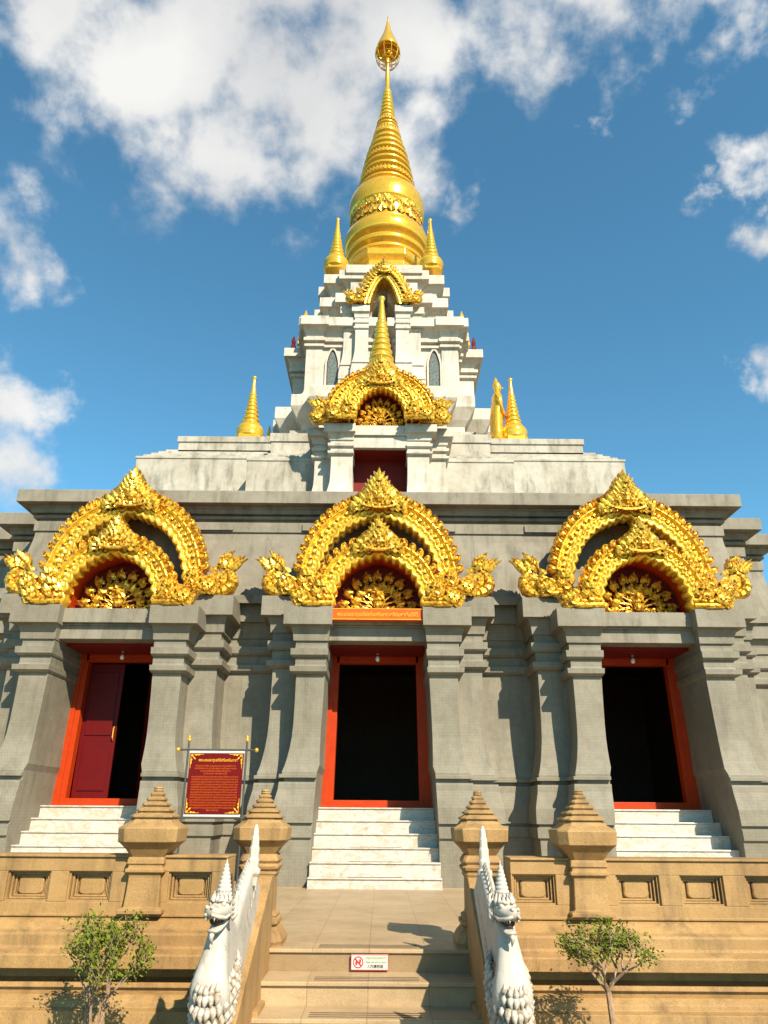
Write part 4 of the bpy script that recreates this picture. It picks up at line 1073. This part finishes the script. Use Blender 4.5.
    h_.rings([ell((0,.11,.0),.03,.05), ell((0,.07,.01),.060,.075), ell((0,.02,.015),.072,.082), ell((0,-.03,.012),.070,.07), ell((0,-.07,.0),.062,.048), ell((0,-.11,-.008),.055,.036), ell((0,-.14,.002),.047,.036), ell((0,-.16,.014),.028,.024)])
    h_.rings([ell((0,.05,-.055),.045,.03), ell((0,-.01,-.085),.050,.024), ell((0,-.06,-.110),.046,.018), ell((0,-.10,-.118),.036,.014), ell((0,-.115,-.112),.02,.01)])
    for a in (-1, 1):
        h_.ball((a*.046,-.055,.040), .019, 10)
        h_.tube([(a*.014,-.080,.058),(a*.042,-.066,.066),(a*.070,-.02,.048)], [.009,.011,.005], 8, flat=(0,1,0))
        h_.tube([(a*.02,-.160,-.012),(a*.05,-.115,-.030),(a*.066,-.05,-.040),(a*.074,.01,-.02)], [.010,.013,.013,.008], 8, flat=(0,0,1))
        h_.ball((a*.020,-.156,.028), .014, 8)
        for k in range(4): h_.rings([[(a*(.044-.004*(3-k))+dx,-.135+.03*k+dy,-.03) for dx, dy in ((-.006,-.006),(.006,-.006),(.006,.006),(-.006,.006))],[(a*(.044-.004*(3-k))+dx,-.135+.03*k+dy,-.058) for dx, dy in ((-.001,-.001),(.001,-.001),(.001,.001),(-.001,.001))]])
        for k in range(4): h_.tube([(a*.06,.03,-.05+.028*k),(a*.083,.05,-.03+.032*k),(a*.086,.035,.012+.032*k)], [.024,.018,.004], 6, flat=(0,1,0))
    h_.tube([(0,-.09,-.12),(0,-.105,-.155),(0,-.085,-.195)], [.020,.016,.003], 8, flat=(0,1,0))
    h_.v = [(a*HK, b*HK+.02, c*HK) for a, b, c in h_.v]
    hd = h_.build('head', 'white', t, tuple(hc), smooth=True, rot=(0,0,tw))
    mw = MB(); mw.rings([ell((0,.02,-.045),.040,.03), ell((0,-.05,-.055),.038,.028), ell((0,-.09,-.06),.030,.022)]); mw.v = [(a*HK, b*HK+.02, c*HK) for a, b, c in mw.v]; mw.build('mouth', 'mouth', hd, tuple(hc), rot=(0,0,tw))
    c_ = MB(); pr_ = []; zc = .03
    for k in range(10):
        r = .066*(1-k/10.6)**.85+.004; pr_ += [(r*.93,zc),(r*1.05,zc+.007),(r*1.0,zc+.020)]; zc += .0232
    pr_ += [(.006,zc),(.002,zc+.03)]
    c_.rings([[(r*.9*math.cos(2*math.pi*j/18), .015+.04*(z-.03)+r*math.sin(2*math.pi*j/18), z) for j in range(18)] for r, z in pr_])
    for k in range(7):
        a = -math.pi/2+(k-3)*.42; c_.tube([(.058*math.cos(a), .01+.062*math.sin(a), .035),(.072*math.cos(a), .01+.076*math.sin(a), .065),(.055*math.cos(a), .015+.058*math.sin(a), .11)], [.018,.015,.003], 6, flat=(0,.2,1))
    c_.v = [(a*HK, b*HK+.02, c*.86) for a, b, c in c_.v]
    c_.build('crest', 'white', hd, tuple(hc), smooth=True, rot=(0,0,tw))
    k_ = MB(); rnd = random.Random(9)     # leafy collar round the foot of the neck
    for row, (zc_, sc2) in enumerate(((-.80,1.0),(-.86,1.06),(-.92,1.0),(-.98,.88))):
        for i in range(24):
            a = math.pi*2*(i+.5*(row % 2))/24
            y = 4.63+.24*sc2*math.sin(a); x = cx_+(.086*sc2)*math.cos(a); z0_ = zc_+.06*math.sin(a)
            o_ = Vector((math.cos(a)*1.3, math.sin(a), .2)).normalized(); p0 = Vector((x, y, z0_))
            k_.tube([p0, p0+o_*.022+Vector((0,0,-.02)), p0+o_*.012+Vector((.006*math.sin(i*3),0,-.062))], [.022,.018,.003], 6)
            if row == 0: k_.tube([p0, p0+o_*.018+Vector((0,0,.02)), p0+o_*.008+Vector((0,0,.05))], [.020,.015,.003], 6)
    k_.build('collar', 'scaly', bd, smooth=True)
naga(-1); naga(1)

# ------------------------------------------------------------------ shrubs
def shrub(x, y, trunk_h, spread, height, seed, lab, dens):
    rnd = random.Random(seed); t = thing('garden_shrub', (x,y,ZG), lab, 'shrub', 'shrubs in front of the sandstone wall')
    tr = MB(); lf = MB()
    base = Vector((x,y,ZG+.02)); top = base+Vector((.02*rnd.uniform(-1,1),0,trunk_h))
    tr.tube([base, base.lerp(top,.5)+Vector((.012,0,0)), top], [.024,.018,.016], 7, flat=(0,1,0))
    ends = []
    def grow(p, d, r, L_, lv):
        q = p+d*L_; mid = p.lerp(q,.5)+Vector((rnd.uniform(-1,1),rnd.uniform(-1,1),0))*L_*.08
        tr.tube([p, mid, q], [r,r*.8,r*.62], 5, flat=(.3,1,.1))
        if lv >= 2: ends.extend([mid, q] if lv > 2 else [q])
        if lv >= 4: return
        for _ in range(3 if lv < 3 else 2):
            nd = (d+Vector((rnd.uniform(-1,1)*spread*1.6, rnd.uniform(-1,1)*spread*1.4, rnd.uniform(-.25,.7)))).normalized()
            grow(q, nd, r*.62, L_*rnd.uniform(.62,.85), lv+1)
    for k in range(5):
        a = 2*math.pi*k/5+rnd.random(); d = Vector((math.cos(a)*spread, math.sin(a)*spread, 1)).normalized()
        grow(top, d, .011, height*.34, 1)
    for e in ends:
        for _ in range(dens):
            if rnd.random() < .2: continue
            c = e+Vector((rnd.gauss(0,.022),rnd.gauss(0,.022),rnd.gauss(0,.022)))
            n = Vector((rnd.gauss(0,1),rnd.gauss(0,1)-.3,rnd.gauss(0,1)+.8)).normalized(); a = n.cross(Vector((rnd.random(),rnd.random(),rnd.random()))).normalized(); b_ = n.cross(a)
            l = rnd.uniform(.008,.018); w_ = l*rnd.uniform(.35,.55)
            lf.add([c-a*l, c+b_*w_-n*.002, c+a*l, c-b_*w_-n*.002], [(0,1,2),(0,2,3)])
    tr.build('branches', 'bark', t); lf.build('foliage', 'leaf', t)
shrub(-1.51, 4.92, .40, .34, .64, 14, 'bushy green shrub with low branches left of the front steps', 12)
shrub(1.38, 4.88, .68, .95, .42, 21, 'small open-crowned tree on a bare pale stem right of the front steps', 8)

# the spire's axis stands a touch right of the doorway's
for o in col.objects:
    b = o.name.split('.')[0]
    if b in ('spire_octagon','spire_rings','spire_bell','bell_frieze','ringed_spire','lotus_collar','parasol'): o.location.x += .10
    if b in ('tower_tier','window','niche_gable','niche_back','corner_finial'): o.location.x += .04
